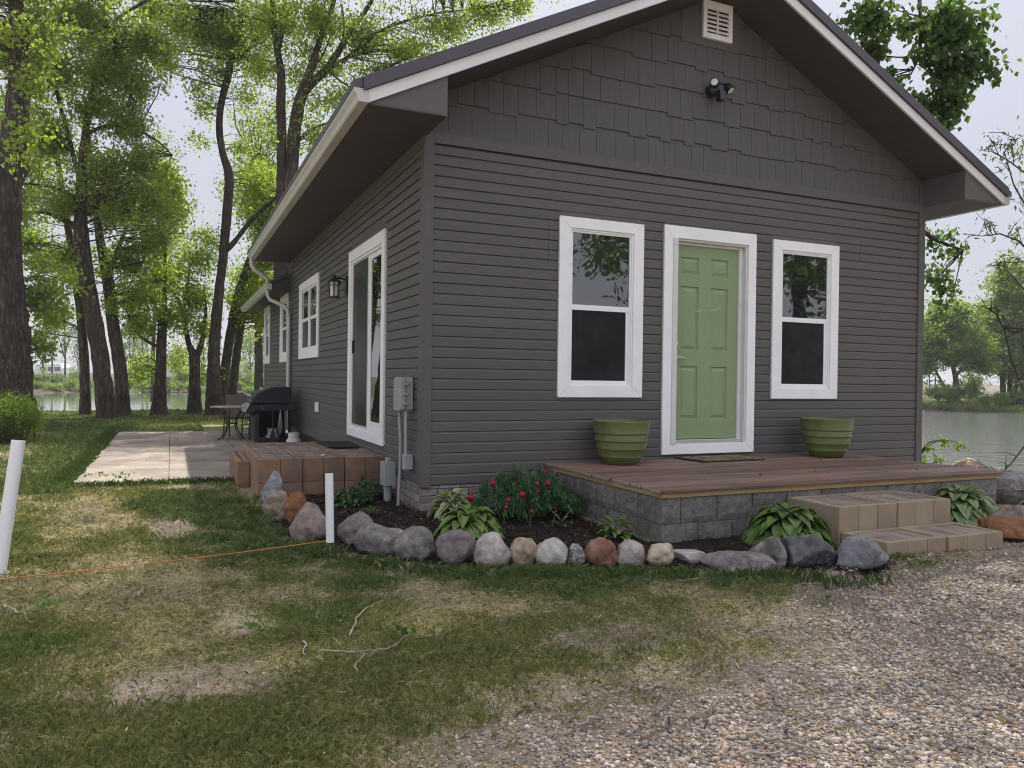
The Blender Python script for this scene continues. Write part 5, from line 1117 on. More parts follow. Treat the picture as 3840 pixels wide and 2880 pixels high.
SHADE = [(5.2, 6.4, 16.5, 2.6, 2.6, 1.6), (3.6, 3.4, 15.2, 1.9, 1.6, 1.4), (7.0, 4.9, 17.0, 1.5, 1.5, 1.2), (1.9, 7.7, 14.0, 1.5, 1.0, .9), (2.4, 4.2, 15.0, 1.5, 1.0, .9), (3.9, 4.8, 15.3, 1.3, 1.1, 1.0), (5.0, 1.8, 13.2, 1.7, 1.2, 1.0), (1.2, 6.6, 15.5, 1.0, .8, .8), (6.4, 2.2, 14.2, 1.9, 1.8, 1.3), (2.4, 5.8, 17.4, 2.0, 2.0, 1.3), (8.6, 6.6, 15.5, 2.4, 2.4, 1.8), (4.8, 8.8, 18.0, 2.4, 2.4, 1.5), (8.0, 1.2, 13.4, 1.6, 1.7, 1.2)]
world_tree('cottonwood_tree', 'tall cottonwood behind the house whose crown shades the drive', (8.6, 7.5), 18.5, 5, SHADE, 'mid', .115, 19000, 1, None, .34, lean=(-2.6, -1.6), spread=.55)
# trees across the drive behind the camera: they show in the front windows
gb = 'trees across the drive, seen only as reflections in the windows'
for k, (x, y, h) in enumerate(((13.2, -15.5, 10.5), (17.6, -13.5, 12.0), (20.8, -16.5, 14.0), (15.8, -20, 12.0), (25.5, -15.5, 13.5), (-14, -16, 12.0), (-9.5, -22, 13.0))):
    world_tree('roadside_tree', 'leafy tree across the drive behind the camera', (x, y), h, 3, [(x, y, h*.78, 2.3, 2.3, 2.3), (x+1.3, y+.6, h*.55, 2.0, 2.0, 1.9), (x-1.4, y, h*.58, 1.8, 1.9, 1.8), (x+.3, y+1, h*.36, 1.9, 1.6, 1.4)], 'dark' if k % 2 else 'mid', .20, 4200, 20+k, gb, .2, spread=.6)

# ------------------------------------------------------------------ the far bank
HAZE = 0.0007
FB = 'trees on the far bank of the pond'
def ground_row(x, d):
    for _ in range(3):
        p = deep(x, 830, d); z = float(height(np.array([p[0]]), np.array([p[1]]))[0]); v = np.array([p[0], p[1], z])-CAM
        y = 829.5-(v@UP)/(v@FW)*FPX/KP
    return y
def shore_depth(x, off):
    a = math.atan((x-1106)*KP/FPX); lo, hi = 30., 120.
    for _ in range(40):
        mid = (lo+hi)/2; q = CAM+(FW*1.0+RT*math.tan(a))*mid; sf = float(farr(np.array([q[0]]), np.array([q[1]]))[0][0])
        if sf < off: lo = mid
        else: hi = mid
    return lo
def bank_tree(x, ybase, depth, hpx, wpx, tone, label, seed, forked=False, thin=False, dens=1.0, low_=.35):
    ybase = ground_row(x, depth); h = hpx; lm = [[(x, ybase, wpx*.07), (x+wpx*.02, ybase-h*.3, wpx*.055), (x-wpx*.02, ybase-h*.6, wpx*.035), (x+wpx*.03, ybase-h*.93, wpx*.012)], [(x, ybase-h*.3, wpx*.04), (x+wpx*.22, ybase-h*.55, wpx*.02), (x+wpx*.3, ybase-h*.7, wpx*.01)], [(x, ybase-h*.26, wpx*.04), (x-wpx*.22, ybase-h*.5, wpx*.02), (x-wpx*.3, ybase-h*.65, wpx*.01)]]
    r = random.Random(seed); bl = []
    for i in range(9):
        q = low_+(1-low_)*(i+.5)/9; ww = wpx*.5*(math.sin(math.pi*min(1, (q-low_)/(1-low_)*.85+.12))**.7)
        bl.append((x+r.uniform(-.6, .6)*ww*.7, ybase-h*q, ww*r.uniform(.4, .62), h*.11*r.uniform(.8, 1.3)))
    s = mpp(depth); return tree('bank_tree', label, depth, lm, bl, max(.12, s*3.4), dens*(.5 if not thin else .22), tone, FB, m_barkB, 200+seed, twig=.5 if thin else .25, spread=max(.3, s*9), per=26, base_z=float(deep(x, ybase, depth)[2]), sides=7)
tree('bank_tree', 'rounded bushy tree on the far right bank with a forked dark trunk', 55, [[(2068, 872, 15), (2066, 840, 13), (2064, 812, 11), (2055, 780, 7), (2040, 740, 5)], [(2064, 812, 8), (2080, 795, 6), (2100, 760, 4), (2105, 720, 3)], [(2050, 868, 7), (2040, 835, 6), (2020, 800, 4), (2010, 770, 3)], [(2062, 800, 6), (2065, 750, 5), (2070, 690, 3)]],
     [(2060, 700, 58, 42), (2015, 740, 42, 42), (2105, 745, 45, 40), (2060, 770, 55, 28), (2000, 790, 28, 24, 0, .8), (2120, 790, 30, 20, 0, .7), (2075, 668, 36, 22, 0, .8), (2030, 690, 36, 30)], .17, 1.2, 'mid', FB, m_barkB, 210, twig=.4, spread=.36, per=30, base_z=float(deep(2068, 872, 55)[2]), sides=7)
tree('bank_tree', 'tall multi-stemmed tree on the far right bank, top touching the sky', 57, [[(2168, 876, 12), (2166, 830, 11), (2164, 760, 8), (2165, 680, 6), (2172, 590, 3)], [(2180, 876, 12), (2182, 820, 10), (2188, 740, 8), (2195, 650, 5)], [(2190, 876, 9), (2198, 800, 8), (2212, 720, 6), (2225, 640, 4)]],
     [(2165, 600, 34, 40, 0, .6), (2175, 650, 45, 45, 0, .8), (2190, 710, 55, 45), (2150, 720, 36, 50, 0, .8), (2220, 650, 40, 50), (2230, 740, 40, 50), (2170, 780, 55, 34), (2210, 800, 45, 36, 0, .8), (2140, 680, 30, 40, 0, .5), (2200, 590, 30, 30, 0, .5)], .17, 1.1, 'mid', FB, m_barkB, 211, twig=.4, spread=.38, per=28, base_z=float(deep(2175, 876, 57)[2]), sides=7)
tree('bank_tree', 'small bare pale tree far off on the right bank beyond the rounded tree', 110, [[(2008, 838, 3), (2008, 815, 2), (2005, 795, 1)], [(2020, 838, 3), (2021, 812, 2), (2024, 796, 1)]], [(2010, 805, 16, 14, 0, .25), (2024, 808, 12, 14, 0, .25)], .25, .6, 'grey', FB, m_barkB, 212, twig=.9, spread=.5, per=14, base_z=float(deep(2010, 838, 110)[2]), sides=6)
for k, (x, yb, d, h, w_, tone) in enumerate([(92, 830, 92, 150, 60, 'pale'), (140, 826, 95, 190, 60, 'grey'), (112, 826, 98, 170, 50, 'pale'), (168, 826, 94, 140, 40, 'grey'), (280, 826, 96, 150, 60, 'pale'), (308, 824, 100, 170, 60, 'pale'), (318, 826, 92, 120, 50, 'grey'), (385, 824, 104, 80, 60, 'grey'), (440, 824, 98, 120, 55, 'pale'), (540, 822, 96, 118, 60, 'pale'), (562, 822, 100, 128, 56, 'grey'), (520, 822, 106, 100, 50, 'pale'), (580, 822, 94, 110, 50, 'pale')]):
    bank_tree(x, yb, d, h, w_, tone, 'slender pale tree far across the pond, seen between the shore trunks', 20+k, thin=True, dens=1.1)
FBB = 'bushes along the far bank'
BUSH = []; rb_ = random.Random(8)
for k in range(25):
    xk = 66+k*21.5+rb_.uniform(-6, 6); BUSH.append((xk, 0, shore_depth(xk, rb_.uniform(.6, 2.2)), rb_.uniform(13, 20), rb_.uniform(7, 14), rb_.choice(['mid', 'grey', 'dark', 'mid', 'pale']), 0))
for (x, yb, d, rx, ry, tone) in [(85, 830, 88, 26, 14, 'pale'), (125, 830, 89, 24, 12, 'grey'), (165, 830, 88, 16, 18, 'pale'), (300, 832, 88, 26, 18, 'pale'), (396, 832, 86, 20, 30, 'bright'), (436, 832, 87, 22, 26, 'bright'), (470, 832, 88, 20, 18, 'pale'), (505, 830, 87, 20, 34, 'bright'), (540, 832, 88, 22, 20, 'pale'), (556, 828, 87, 26, 16, 'bright'), (590, 832, 86, 30, 22, 'bright')]: BUSH.append((x, yb, d, rx, ry, tone, 0))
for (x, yb, d, rx, ry, tone) in [(2025, 880, 54.5, 38, 22, 'mid'), (2062, 880, 54, 34, 24, 'dark'), (2098, 870, 55.5, 24, 42, 'mid'), (2130, 884, 54.2, 28, 10, 'mid'), (2165, 882, 55, 38, 16, 'mid'), (2200, 882, 55.6, 32, 18, 'dark'), (2000, 886, 53, 26, 8, 'grey'), (2045, 888, 53, 30, 6, 'grey'), (2150, 890, 53, 34, 6, 'mid'), (2200, 890, 54, 34, 7, 'mid'), (2100, 889, 53, 26, 6, 'pale'), (2225, 870, 56, 30, 30, 'mid')]: BUSH.append((x, yb, shore_depth(x, .5+(890-yb)*.22), rx, ry, tone, 1))
for k, (x, yb, d, rx, ry, tone, lab) in enumerate(BUSH):
    yb = ground_row(x, d)+1
    s = mpp(d); tree('bank_bush', 'leafy bush on the far bank left of the house' if not lab else 'leafy bush under the far right bank trees', d, [[(x, yb, 2.2), (x+1, yb-ry, 1.5)], [(x, yb, 1.8), (x-rx*.4, yb-ry*.8, 1)], [(x, yb, 1.8), (x+rx*.4, yb-ry*.8, 1)]], [(x, yb-ry*.75, rx, ry*.9)], s*3.0, .75, tone, FBB, m_barkB, 300+k, twig=.2, spread=s*5.5, per=24, cat='bush', base_z=float(deep(x, yb, d)[2]), sides=5)
# campers parked beyond the far bank
m_camper = M('camper_white', (.72, .72, .71), .5, .05, 3); m_rv2 = M('camper_tan', (.34, .29, .25), .5, .05, 3)
def camper(x, yb, d, L_, H_, label, mt_):
    yb = ground_row(x, d); p = deep(x, yb, d); z0 = p[2]; t = thing('camper', label, 'camper', tuple(p), 'campers beyond the far bank'); hL = L_/2
    mb = MB(); mb.prism([(-hL, .5), (hL, .5), (hL, H_*.72), (hL*.9, H_), (-hL*.94, H_), (-hL, H_*.85)], 0, 2.4, lambda a, b, c: tuple(p+RT*a+FW*c+np.array([0, 0, b]))); mb.build('body', mt_, t, bevel=.1)
    for a in (-.55, .0, .5):
        mb = MB(); mb.prism([(hL*a, H_*.5), (hL*a+.8, H_*.5), (hL*a+.8, H_*.78), (hL*a, H_*.78)], -.03, -.005, lambda a_, b, c: tuple(p+RT*a_+FW*c+np.array([0, 0, b]))); mb.build('window', m_glass2, t)
    for a in (-.25, .05):
        mb = MB(); q = p+RT*(hL*a)+np.array([0, 0, .36]); mb.tube([q+FW*.0, q+FW*.25], .36, 14); mb.build('wheel', m_rubber, t)
camper(558, 824, 104, 7.0, 2.9, 'white camper behind bushes across the pond, beside house annex', m_camper); camper(378, 826, 110, 8, 2.6, 'pale camper across the pond left of the forked cottonwood', m_camper); camper(392, 826, 112, 3.2, 3.2, 'tan camper across the pond left of the forked cottonwood', m_rv2); camper(103, 829, 112, 4, 2.1, 'white camper across the pond near the thickest trunk', m_camper)
# right side foreground: willow twigs and a leafy spray over the water
r_ = random.Random(77)
def willow():
    b = np.array([10.2, -2.2, GZ]); t = thing('willow_tree', 'thin leaved willow whose bare twigs reach in at the right edge', 'tree', tuple(b)); mb = MB()
    mb.tube([b+np.array([0, 0, -.2]), b+np.array([-.1, .1, 1.2]), b+np.array([-.3, .2, 2.6]), b+np.array([-.4, .1, 4.2])], [.14, .12, .09, .05], 10); P_ = []
    paths = [[(2330, 620, 9.2), (2260, 585, 9.1), (2212, 566, 9), (2170, 567, 9), (2128, 578, 8.9)], [(2330, 640, 9), (2212, 716, 9), (2185, 717, 9), (2165, 705, 9), (2152, 680, 9), (2140, 668, 8.9), (2128, 662, 8.9)], [(2300, 420, 9), (2212, 372, 9), (2175, 345, 8.9), (2130, 318, 8.9)], [(2330, 560, 9.2), (2230, 470, 9), (2190, 400, 9), (2170, 330, 9), (2195, 290, 9)], [(2240, 560, 9), (2200, 520, 9), (2160, 505, 9), (2120, 510, 8.9), (2085, 505, 8.8)], [(2300, 900, 8.8), (2212, 965, 8.8), (2185, 1000, 8.8), (2168, 1018, 8.7), (2120, 1030, 8.7)], [(2300, 700, 9), (2225, 640, 9), (2190, 600, 9), (2150, 560, 9)], [(2168, 705, 9), (2185, 780, 9), (2205, 830, 9), (2215, 850, 9)], [(2240, 740, 9), (2195, 790, 9), (2180, 830, 9), (2190, 880, 9)], [(2280, 330, 9), (2230, 250, 9), (2205, 330, 9)]]
    S0 = b+np.array([-.3, .2, 2.6])
    for i, pth in enumerate(paths):
        pts = [deep(*q) for q in pth]; root = S0 if i % 2 == 0 else b+np.array([-.15, .15, 1.5]); root = b+np.array([-.25, .2, min(4, max(.6, pts[0][2]-.2))])
        pts = [root]+pts; rd = np.linspace(.016, .003, len(pts)); mb.tube(pts, rd, 6)
        for j in range(1, len(pts)-1):
            for k in range(5):
                q = pts[j]*(1-k/5)+pts[j+1]*(k/5)
                if r_.random() < .55:
                    e = q+RT*r_.uniform(-.28, .2)+UP*r_.uniform(-.1, .28)+FW*r_.uniform(-.2, .2); mb.tube([q, (q+e)/2+UP*.03, e], [.006, .004, .0025], 4, cap=False)
                    if i in (0, 2, 3, 4, 6, 9):
                        for m_ in range(14): P_.append(q+(e-q)*r_.random()+np.array([r_.gauss(0, .035) for _ in range(3)]))
    mb.build('trunk', m_twig, t, smooth=True, fix=False)
    rg = np.random.default_rng(9); P_ = np.array(P_); V, F = leaf_cloud(P_, .075*(.7+.6*rg.random(len(P_))), rg, .5, .26); c1, c2 = GREENS['willow']; tt = rg.random((len(P_), 1)); K = np.array(c1)*(1-tt)+np.array(c2)*tt
    npmesh('crown', V, F, m_leaf, t, col=np.repeat(K, 4, 0))
willow()
tree('shore_shrub', 'leafy green spray over the water past the right wall', 10.6, [[(1975, 1010, 4), (1985, 985, 3), (2005, 962, 2.5), (2040, 945, 2), (2085, 965, 1)], [(1985, 985, 4), (2000, 1005, 3), (2025, 998, 2)], [(1990, 975, 4), (2010, 950, 3), (2050, 955, 2)]], [(2005, 965, 16, 12, 0, 1), (2040, 950, 24, 9, 0, 1), (2075, 962, 14, 6, 0, .8), (2000, 1000, 14, 9, 0, .9), (2030, 990, 12, 5, 0, .6), (1990, 985, 10, 14, 0, .8)], .07, .16, 'mid', None, m_twig, 61, twig=.5, spread=.06, per=9, hang=.8, aspect=.55, cat='shrub', sides=6)
# clipped shrub and sapling at the left edge of the lawn
def shrub(loc, label, seed):
    t = thing('evergreen_shrub', label, 'shrub', tuple(loc)); r = np.random.default_rng(seed); n = 240
    u = r.normal(size=(n, 3)); u /= np.linalg.norm(u, axis=1)[:, None]; u *= (r.random(n)**.4)[:, None]; CPs = np.array(loc)+np.array([0, 0, .42])+u*np.array([.50, .5, .30])
    idx = np.repeat(np.arange(n), 60); dirs = r.normal(size=(len(idx), 3)); P_ = CPs[idx]+dirs*np.array([.055, .055, .085]); V, F = leaf_cloud(P_, .042*(.7+.6*r.random(len(P_))), r, -.7, .35)
    tt = r.random(n)[idx][:, None]; K = np.array([.13, .17, .03])*(1-tt)+np.array([.05, .085, .02])*tt; npmesh('crown', V, F, m_leaf, t, col=np.repeat(K, 4, 0))
    mb = MB()
    for k in range(16):
        a = r.random()*6.28; mb.tube([np.array(loc)+np.array([.25*math.cos(a)*r.random(), .25*math.sin(a)*r.random(), -.05]), np.array(loc)+np.array([.35*math.cos(a), .32*math.sin(a), .32])], [.014, .007], 5)
    mb.build('trunk', m_twig, t)
q = onz(16, 958, GZ); shrub(q, 'dense yellow green evergreen shrub at the left edge of lawn', 3)
q2 = onz(73, 950, GZ); tree('sapling', 'spindly sapling right beside the evergreen shrub', float((q2-CAM)@FW), [[(73, 948, 5), (74, 920, 4), (76, 895, 3), (78, 880, 2)]], [(76, 900, 6, 22, 0, 1), (80, 880, 7, 10, 0, 1), (70, 925, 5, 14)], .04, .3, 'mid', None, m_twig, 62, twig=.8, spread=.05, per=10, cat='shrub', sides=6, aspect=.5)

# ------------------------------------------------------------------ gravel, grass and litter
def scatter(n, x0, x1, y0, y1, r): return r.uniform(x0, x1, n), r.uniform(y0, y1, n)
def visible(x, y, z=GZ, pad=60):
    d = (x-CAM[0])*FW[0]+(y-CAM[1])*FW[1]+(z-CAM[2])*FW[2]; u = ((x-CAM[0])*RT[0]+(y-CAM[1])*RT[1]+(z-CAM[2])*RT[2])/np.maximum(d, .1)*FPX/KP+1106
    v = 829.5-((x-CAM[0])*UP[0]+(y-CAM[1])*UP[1]+(z-CAM[2])*UP[2])/np.maximum(d, .1)*FPX/KP
    return (d > 1.0) & (u > -320-pad) & (u < 2212+320+pad) & (v < 1659+260), d
rg = np.random.default_rng(12)
PEB = [rock_shape(900+k, .35, .2, 2) for k in range(6)]
pcol = np.array([[.44, .395, .36], [.52, .46, .41], [.33, .315, .30], [.25, .24, .235], [.42, .32, .22], [.34, .245, .165], [.56, .52, .46], [.17, .16, .155], [.44, .37, .32]])
def stones(name, x, y, size, sink=.3, flat=.62, kind='stuff'):
    n = len(x); z = height(x, y); k = rg.integers(0, len(PEB), n); Vs = []; Fs = []; Cs = []; off = 0
    for j in range(len(PEB)):
        m = k == j; c = m.sum()
        if not c: continue
        v, f = PEB[j]; a = rg.random(c)*6.283; s = size[m]; sx = s*rg.uniform(.8, 1.25, c); sy = s*rg.uniform(.65, 1.0, c); sz = s*flat*rg.uniform(.7, 1.2, c); tl = rg.normal(size=c)*.3
        X = v[None, :, 0]*sx[:, None]; Y = v[None, :, 1]*sy[:, None]; Z = v[None, :, 2]*sz[:, None]; X, Z = X*np.cos(tl)[:, None]-Z*np.sin(tl)[:, None], X*np.sin(tl)[:, None]+Z*np.cos(tl)[:, None]
        PX_ = X*np.cos(a)[:, None]-Y*np.sin(a)[:, None]+x[m][:, None]; PY_ = X*np.sin(a)[:, None]+Y*np.cos(a)[:, None]+y[m][:, None]; PZ_ = Z+z[m][:, None]+(sz*(.5-sink))[:, None]
        Vs.append(np.stack([PX_, PY_, PZ_], 2).reshape(-1, 3)); Fs.append((f[None]+(np.arange(c)*len(v))[:, None, None]+off).reshape(-1, 3)); off += c*len(v)
        cc = pcol[rg.integers(0, len(pcol), c)]*rg.uniform(.5, .95, c)[:, None]*np.array([1.03, .98, .93]); Cs.append(np.repeat(cc, len(v), 0))
    o = npmesh(name, np.concatenate(Vs), np.concatenate(Fs), m_pebble, col=np.concatenate(Cs), smooth=True, origin=(float(x.mean()), float(y.mean()), GZ)); _set(o, kind=kind); return o
PEBV, PEBF = None, None
PEB = [rock_shape(900+k, .35, .2, 1) for k in range(7)]
x, y = scatter(270000, -2.2, 6.2, -6.3, -2.75, rg); g_, m_, b_, l_, a_, c_ = masks(x, y); vis, d = visible(x, y)
keep = vis & (rg.random(len(x)) < np.clip((2.9/np.maximum(d, 1.2))**1.5, .2, 1)) & ((rg.random(len(x)) < g_**1.3) | (rg.random(len(x)) < .02) | ((b_ > .3) & (rg.random(len(x)) < .22)))
keep &= ~((x > 2.44) & (x < 3.63) & (y > -2.83))
x, y, d, g_ = x[keep], y[keep], d[keep], g_[keep]
size = (.0075+.016*rg.random(len(x))**2.1)*(.6+.4*g_)*np.where(rg.random(len(x)) < .04, 1.7, 1)*np.clip(d/4.2, 1, 1.35)
_set(stones('gravel', x, y, size), 'pale grey and tan pebble gravel of the drive', 'gravel')
# larger loose pebbles on the bare patches of lawn, and grey stones along the lowest step
x, y = scatter(900, -3.2, 1.5, -4.4, .2, rg); b_ = masks(x, y)[2]; k_ = (rg.random(900) < b_*.7+.06) & ~inpoly(x, y, MULCH); x, y = x[k_], y[k_]
xx = np.concatenate([x, rg.uniform(2.4, 3.7, 90)]); yy = np.concatenate([y, rg.uniform(-2.93, -2.84, 90)]); stones('pebbles', xx, yy, .012+.03*rg.random(len(xx))**2)
x, y = scatter(260, -1.0, 2.3, -2.6, 1.0, rg); k_ = inpoly(x, y, MULCH); _set(stones('pebbles', x[k_], y[k_], .008+.014*rg.random(k_.sum())**2), kind='stuff')
# mulch: shredded bark chips
x, y = scatter(16000, -1.2, 2.45, -3.0, 1.35, rg); k_ = inpoly(x, y, MULCH); x, y = x[k_], y[k_]; n = len(x); z = height(x, y)+.004; a = rg.random(n)*6.283; L_ = rg.uniform(.012, .05, n); w_ = rg.uniform(.003, .010, n); tl = rg.normal(size=n)*.35
dx, dy = np.cos(a)*L_, np.sin(a)*L_; px_, py_ = -np.sin(a)*w_, np.cos(a)*w_; tz_ = tl*L_; h_ = rg.uniform(.0, .012, n)
V = np.stack([np.stack([x-dx/2-px_/2, y-dy/2-py_/2, z+h_-tz_/2], 1), np.stack([x-dx/2+px_/2, y-dy/2+py_/2, z+h_-tz_/2+.003], 1), np.stack([x+dx/2+px_/2, y+dy/2+py_/2, z+h_+tz_/2+.003], 1), np.stack([x+dx/2-px_/2, y+dy/2-py_/2, z+h_+tz_/2], 1)], 1).reshape(-1, 3)
base = np.array([[.020, .013, .010], [.035, .022, .016], [.06, .04, .028], [.012, .009, .008], [.14, .11, .085]])[rg.choice(5, n, p=[.36, .3, .14, .16, .04])]
_set(npmesh('mulch', V, np.arange(n*4).reshape(n, 4), m_ground, col=np.repeat(base, 4, 0), origin=(.5, -1, GZ)), 'dark shredded bark mulch of the flower bed', 'mulch', kind='stuff')
# grass blades
def blades(x, y, hgt, wid, colr, r, lean=.5):
    n = len(x); z = height(x, y)-.004; a = r.random(n)*6.283; ln = np.abs(r.normal(size=n))*lean*hgt; b = r.random(n)*6.283; sx, sy = np.cos(a)*wid/2, np.sin(a)*wid/2; tx, ty = np.cos(b)*ln, np.sin(b)*ln
    V = np.stack([np.stack([x-sx, y-sy, z], 1), np.stack([x+sx, y+sy, z], 1), np.stack([x+tx*.35+sx*.7, y+ty*.35+sy*.7, z+hgt*.62], 1), np.stack([x+tx, y+ty, z+hgt*(.98-.25*np.minimum(1, ln/np.maximum(hgt, .001)))], 1)], 1).reshape(-1, 3)
    return V, np.arange(n*4).reshape(n, 4), np.repeat(colr, 4, 0)
def lawn_pass(n, x0, x1, y0, y1, hs, ws, r, dref):
    x, y = scatter(n, x0, x1, y0, y1, r); vis, d = visible(x, y, pad=0); s = shore(x, y)
    ok = vis & (s > .1) & ~inpoly(x, y, MULCH) & ~((x > -3.0) & (x < 0) & (y > 2.5) & (y < 10.8)) & ~((x > -1.40) & (x < 6.4) & (y > 1.25) & (y < 13)) & (r.random(n) < np.clip((dref/np.maximum(d, .8))**1.1, .02, 1))
    ok &= ~((x > -.02) & (x < 6.4) & (y > -.1) & (y < 13)) & ~((x > 1.2) & (x < 5.1) & (y > -1.95) & (y < 0))
    x, y, d = x[ok], y[ok], d[ok]; g_, m_, b_, l_, n1_, n2_ = masks(x, y)
    p = np.clip(1.05-1.5*g_, .012, 1)*(1-.93*b_)*(.35+.65*n2_+.35*l_); k = r.random(len(x)) < p; x, y, d, b_, l_, n1_, n2_ = x[k], y[k], d[k], b_[k], l_[k], n1_[k], n2_[k]
    m = len(x); gr = r.random(m) < np.clip(.42+.55*l_+.6*(n1_-.5)+.25*sstep(4, 12, y), .06, .99)
    h = hs*(.5+1.0*r.random(m))*(.6+.8*n2_)*np.where(gr, 1.0+.8*l_, .72); wd = ws*(.6+.8*r.random(m))*np.maximum(1, d/5)
    t = r.random((m, 1)); c = np.where(gr[:, None], np.array([.105, .13, .042])*(1-t)+np.array([.27, .275, .11])*t, np.array([.58, .51, .34])*(1-t)+np.array([.34, .29, .19])*t)*(.75+.5*r.random((m, 1)))
    c = np.where((l_[:, None] > .6) & gr[:, None], c*np.array([.66, .80, .75]), c)
    return blades(x, y, h, wd, c, r, np.where(gr, .55, 1.5))
rb = np.random.default_rng(44)
parts = [lawn_pass(760000, -3.6, 3.2, -5.0, -1.4, .024, .0015, rb, 3.6), lawn_pass(260000, -5.0, 1.0, -1.6, 3.5, .034, .0026, rb, 5.0), lawn_pass(300000, -13, 1, 2.4, 22, .038, .006, rb, 10)]
off = 0; VV = []; FF_ = []; KK = []
for v, f, c in parts: VV.append(v); FF_.append(f+off); KK.append(c); off += len(v)
# a longer fringe along the patio edge, the stones and the stoop
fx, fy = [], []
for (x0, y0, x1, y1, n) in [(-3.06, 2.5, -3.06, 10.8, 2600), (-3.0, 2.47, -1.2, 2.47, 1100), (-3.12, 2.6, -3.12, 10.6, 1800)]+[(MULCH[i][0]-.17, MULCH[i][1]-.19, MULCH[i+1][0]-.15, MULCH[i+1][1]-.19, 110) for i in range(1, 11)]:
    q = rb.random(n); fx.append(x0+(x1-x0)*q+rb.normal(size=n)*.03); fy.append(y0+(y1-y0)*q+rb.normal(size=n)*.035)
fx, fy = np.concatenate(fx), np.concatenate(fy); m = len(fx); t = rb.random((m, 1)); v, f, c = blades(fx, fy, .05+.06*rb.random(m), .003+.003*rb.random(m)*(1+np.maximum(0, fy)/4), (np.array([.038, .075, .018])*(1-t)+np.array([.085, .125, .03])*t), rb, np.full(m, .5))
VV.append(v); FF_.append(f+off); KK.append(c)
_set(npmesh('grass', np.concatenate(VV), np.concatenate(FF_), m_grass, col=np.concatenate(KK), origin=(-1.5, 0, GZ)), 'patchy green and straw coloured lawn grass', 'grass', kind='stuff')
# fallen sticks and leafy sprigs
gs = 'fallen twigs on the lawn and drive'
STK = [([(755, 1385), (770, 1350), (790, 1325), (830, 1308)], .006, 'curved pale twig on the lawn ending in a hook near the stones'), ([(690, 1422), (740, 1420), (800, 1418), (840, 1412), (862, 1396), (878, 1382)], .006, 'long pale twig with wilted leaves in the middle of the lawn'), ([(772, 1460), (770, 1445), (785, 1430), (815, 1422)], .0055, 'short bent twig under the long leafy twig'),
       ([(655, 1398), (660, 1430)], .006, 'short straight twig left of the long leafy twig'), ([(300, 1300), (308, 1285), (325, 1276)], .010, 'stubby pale twig on the sunny lawn below the orange twine'), ([(10, 1318), (28, 1330), (52, 1336), (60, 1350)], .007, 'forked twig at the left edge of the lawn'), ([(8, 1341), (40, 1335), (90, 1325)], .006, 'twig with green leaves at the left edge of the lawn'),
       ([(535, 1355), (560, 1360), (572, 1368)], .006, 'small twig beside the bare patch at the shadow edge'), ([(1240, 1568), (1290, 1567), (1318, 1571)], .010, 'thick bleached stick where the lawn meets the drive'), ([(1420, 1545), (1445, 1525), (1470, 1500), (1480, 1475)], .005, 'thin curved twig on the drive edge, nearest the grass'), ([(1480, 1560), (1515, 1553), (1540, 1540), (1535, 1510)], .006, 'bent pale twig lying on the gravel'), ([(1620, 1605), (1700, 1620), (1790, 1640)], .010, 'long grey stick on the gravel at the bottom of photo'), ([(1600, 1650), (1690, 1640)], .009, 'dark short stick on the gravel below the long one'),
       ([(1365, 1300), (1375, 1320), (1395, 1335)], .004, 'thin straw coloured twig below the cream boulder'), ([(1460, 1262), (1560, 1256)], .004, 'thin straight twig in front of the flat grey slab'), ([(1372, 1255), (1420, 1270), (1465, 1282)], .004, 'thin twig on the grass left of the flat slab'), ([(470, 1270), (500, 1264), (520, 1254)], .005, 'twig across the bare path left of the short pipe')]
for k, (pt, rad, lab) in enumerate(STK):
    pts = [onz(a, b, GZ+.012) for a, b in pt]; pts = [p+np.array([0, 0, height(p[:1], p[1:2])[0]-GZ+.012+.008*random.random()]) for p in pts]; n = len(pts); ti = np.linspace(0, n-1, (n-1)*4+1); Q = np.stack([np.interp(ti, range(n), [p[j] for p in pts]) for j in range(3)], 1)
    Q[1:-1] += np.random.default_rng(k).normal(size=(len(Q)-2, 3))*rad*.8; mb = MB(); mb.tube(Q, np.linspace(rad*.75, rad*.35, len(Q)), 7); o = mb.build('twig', m_stick, smooth=True, origin=tuple(Q[0])); _set(o, lab, 'twig', gs)
    if k in (1, 6, 7):
        r = np.random.default_rng(70+k); c = Q[-1 if k != 1 else -2]; P_ = c+r.normal(size=(16, 3))*np.array([.05, .05, .012])+np.array([0, 0, .02]); V, F = leaf_cloud(P_, .034*(.7+.6*r.random(16)), r, .2); npmesh('leaves', V, F, m_leaf, o, col=np.repeat(np.array([[.07, .12, .04]])*(.6+.8*r.random((16, 1))), 4, 0))
gsp = 'fallen leaf sprigs'
for k, (px_, py_, z_, lab) in enumerate([(210, 1026, -.18, 'leafy sprig fallen on the patio near its left edge'), (265, 1030, -.18, 'leafy sprig fallen on the patio next to another sprig'), (385, 1040, -.18, 'small leafy sprig on the patio at the shadow edge'), (1005, 1240, GZ, 'wilted green leaves on the grass below the boulders')]+[(1680, 1170-75, GZ, None)]*0):
    q = onz(px_, py_, z_+.01); r = np.random.default_rng(90+k); P_ = q+r.normal(size=(14, 3))*np.array([.09, .05, .008])+np.array([0, 0, .012]); V, F = leaf_cloud(P_, .04*(.7+.6*r.random(14)), r, .1); o = npmesh('leaf_sprig', V, F, m_leaf, col=np.repeat(np.array([[.06, .10, .035]])*(.6+.8*r.random((14, 1))), 4, 0), origin=tuple(q)); _set(o, lab, 'leaf sprig', gsp)
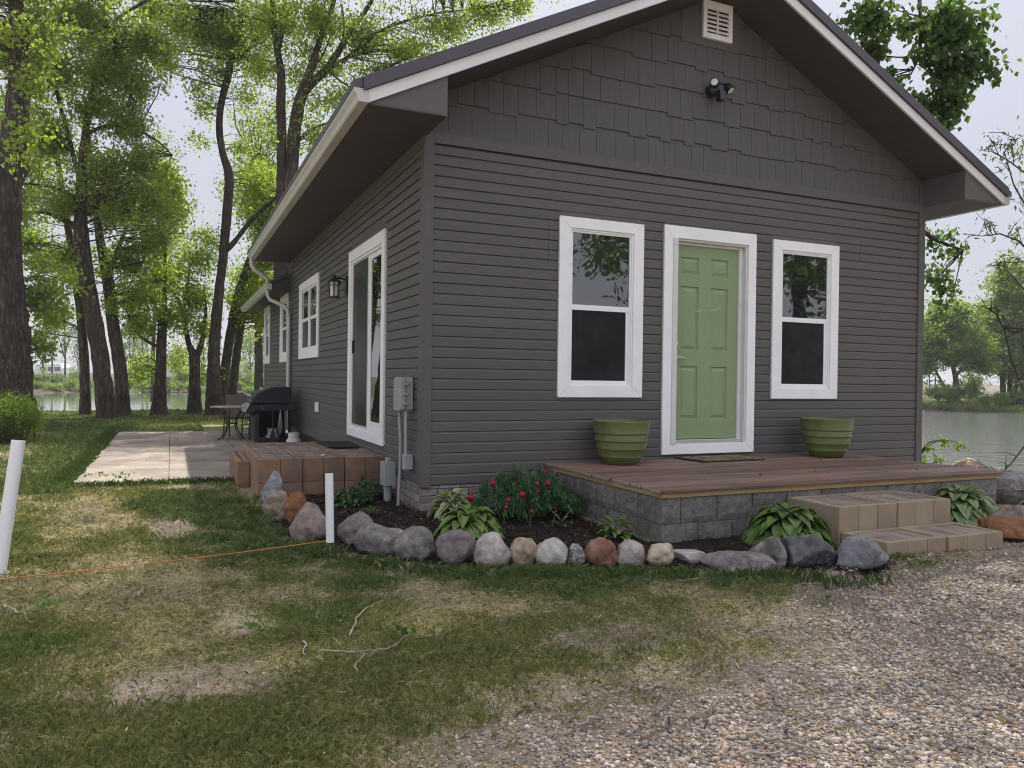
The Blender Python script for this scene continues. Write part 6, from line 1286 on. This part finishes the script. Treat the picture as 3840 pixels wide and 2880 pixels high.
# dry leaf bits blown on the patio, deck and stoop
n = 150; xs2 = np.concatenate([rg.uniform(-2.9, -.2, 90), rg.uniform(1.4, 4.9, 40), rg.uniform(-1.1, -.1, 20)]); ys2 = np.concatenate([rg.uniform(2.6, 9, 90), rg.uniform(-1.8, -.1, 40), rg.uniform(1.4, 3.1, 20)]); zs2 = np.concatenate([np.full(90, -.182), np.full(40, DZ+.003), np.full(20, .176)])
V, F = leaf_cloud(np.stack([xs2, ys2, zs2+.004], 1), .028*(.5+rg.random(n)), rg, 0, .5); V[:, 2] = np.clip(V[:, 2], np.repeat(zs2, 4)+.001, np.repeat(zs2, 4)+.014)
_set(npmesh('leaf_litter', V, F, m_leaf, col=np.repeat(np.array([[.06, .045, .03]])*(.5+rg.random((n, 1))), 4, 0), origin=(0, 0, 0)), kind='stuff')

n = 9000; x, y = scatter(n, -4.2, 3.4, -5.0, 2.4, rg); vis, d = visible(x, y, pad=0); k_ = vis & ~inpoly(x, y, MULCH) & ~((x > 1.2) & (y > -2.6)) & ~((x > -1.4) & (y > 1.2)) & ~((x > -.02) & (y > -.1)) & (rg.random(n) < .25+.75*masks(x, y)[5]); x, y = x[k_], y[k_]; n = len(x)
a = rg.random(n)*6.283; L_ = rg.uniform(.008, .045, n)**1.0; w_ = rg.uniform(.0015, .006, n); z = height(x, y)+rg.uniform(.002, .018, n); dx, dy = np.cos(a)*L_, np.sin(a)*L_; px_, py_ = -np.sin(a)*w_, np.cos(a)*w_; tz_ = rg.normal(size=n)*.25*L_
V = np.stack([np.stack([x-dx/2-px_/2, y-dy/2-py_/2, z-tz_/2], 1), np.stack([x-dx/2+px_/2, y-dy/2+py_/2, z-tz_/2+.001], 1), np.stack([x+dx/2+px_/2, y+dy/2+py_/2, z+tz_/2+.001], 1), np.stack([x+dx/2-px_/2, y+dy/2-py_/2, z+tz_/2], 1)], 1).reshape(-1, 3)
base = np.array([[.42, .36, .25], [.10, .07, .045], [.22, .16, .10], [.05, .036, .026], [.50, .46, .38]])[rg.choice(5, n, p=[.3, .25, .25, .14, .06])]
_set(npmesh('lawn_litter', V, np.arange(n*4).reshape(n, 4), m_ground, col=np.repeat(base, 4, 0), origin=(-1, -1, GZ)), 'dead thatch and bits of twig in the lawn', 'litter', kind='stuff')

# thin spring haze over the pond
mh = bpy.data.materials.new('haze'); mh.use_nodes = True; nh = mh.node_tree; nh.nodes.clear()
ho = nh.nodes.new('ShaderNodeOutputMaterial'); hv = nh.nodes.new('ShaderNodeVolumePrincipled'); hv.inputs['Color'].default_value = (.93, .95, 1.0, 1); hv.inputs['Density'].default_value = HAZE; hv.inputs['Anisotropy'].default_value = 0.0
nh.links.new(hv.outputs['Volume'], ho.inputs['Volume'])
_set(MB().box(-900, 900, -900, 900, -4, 40).build('haze', mh, origin=(0, 0, 0)), kind='stuff')
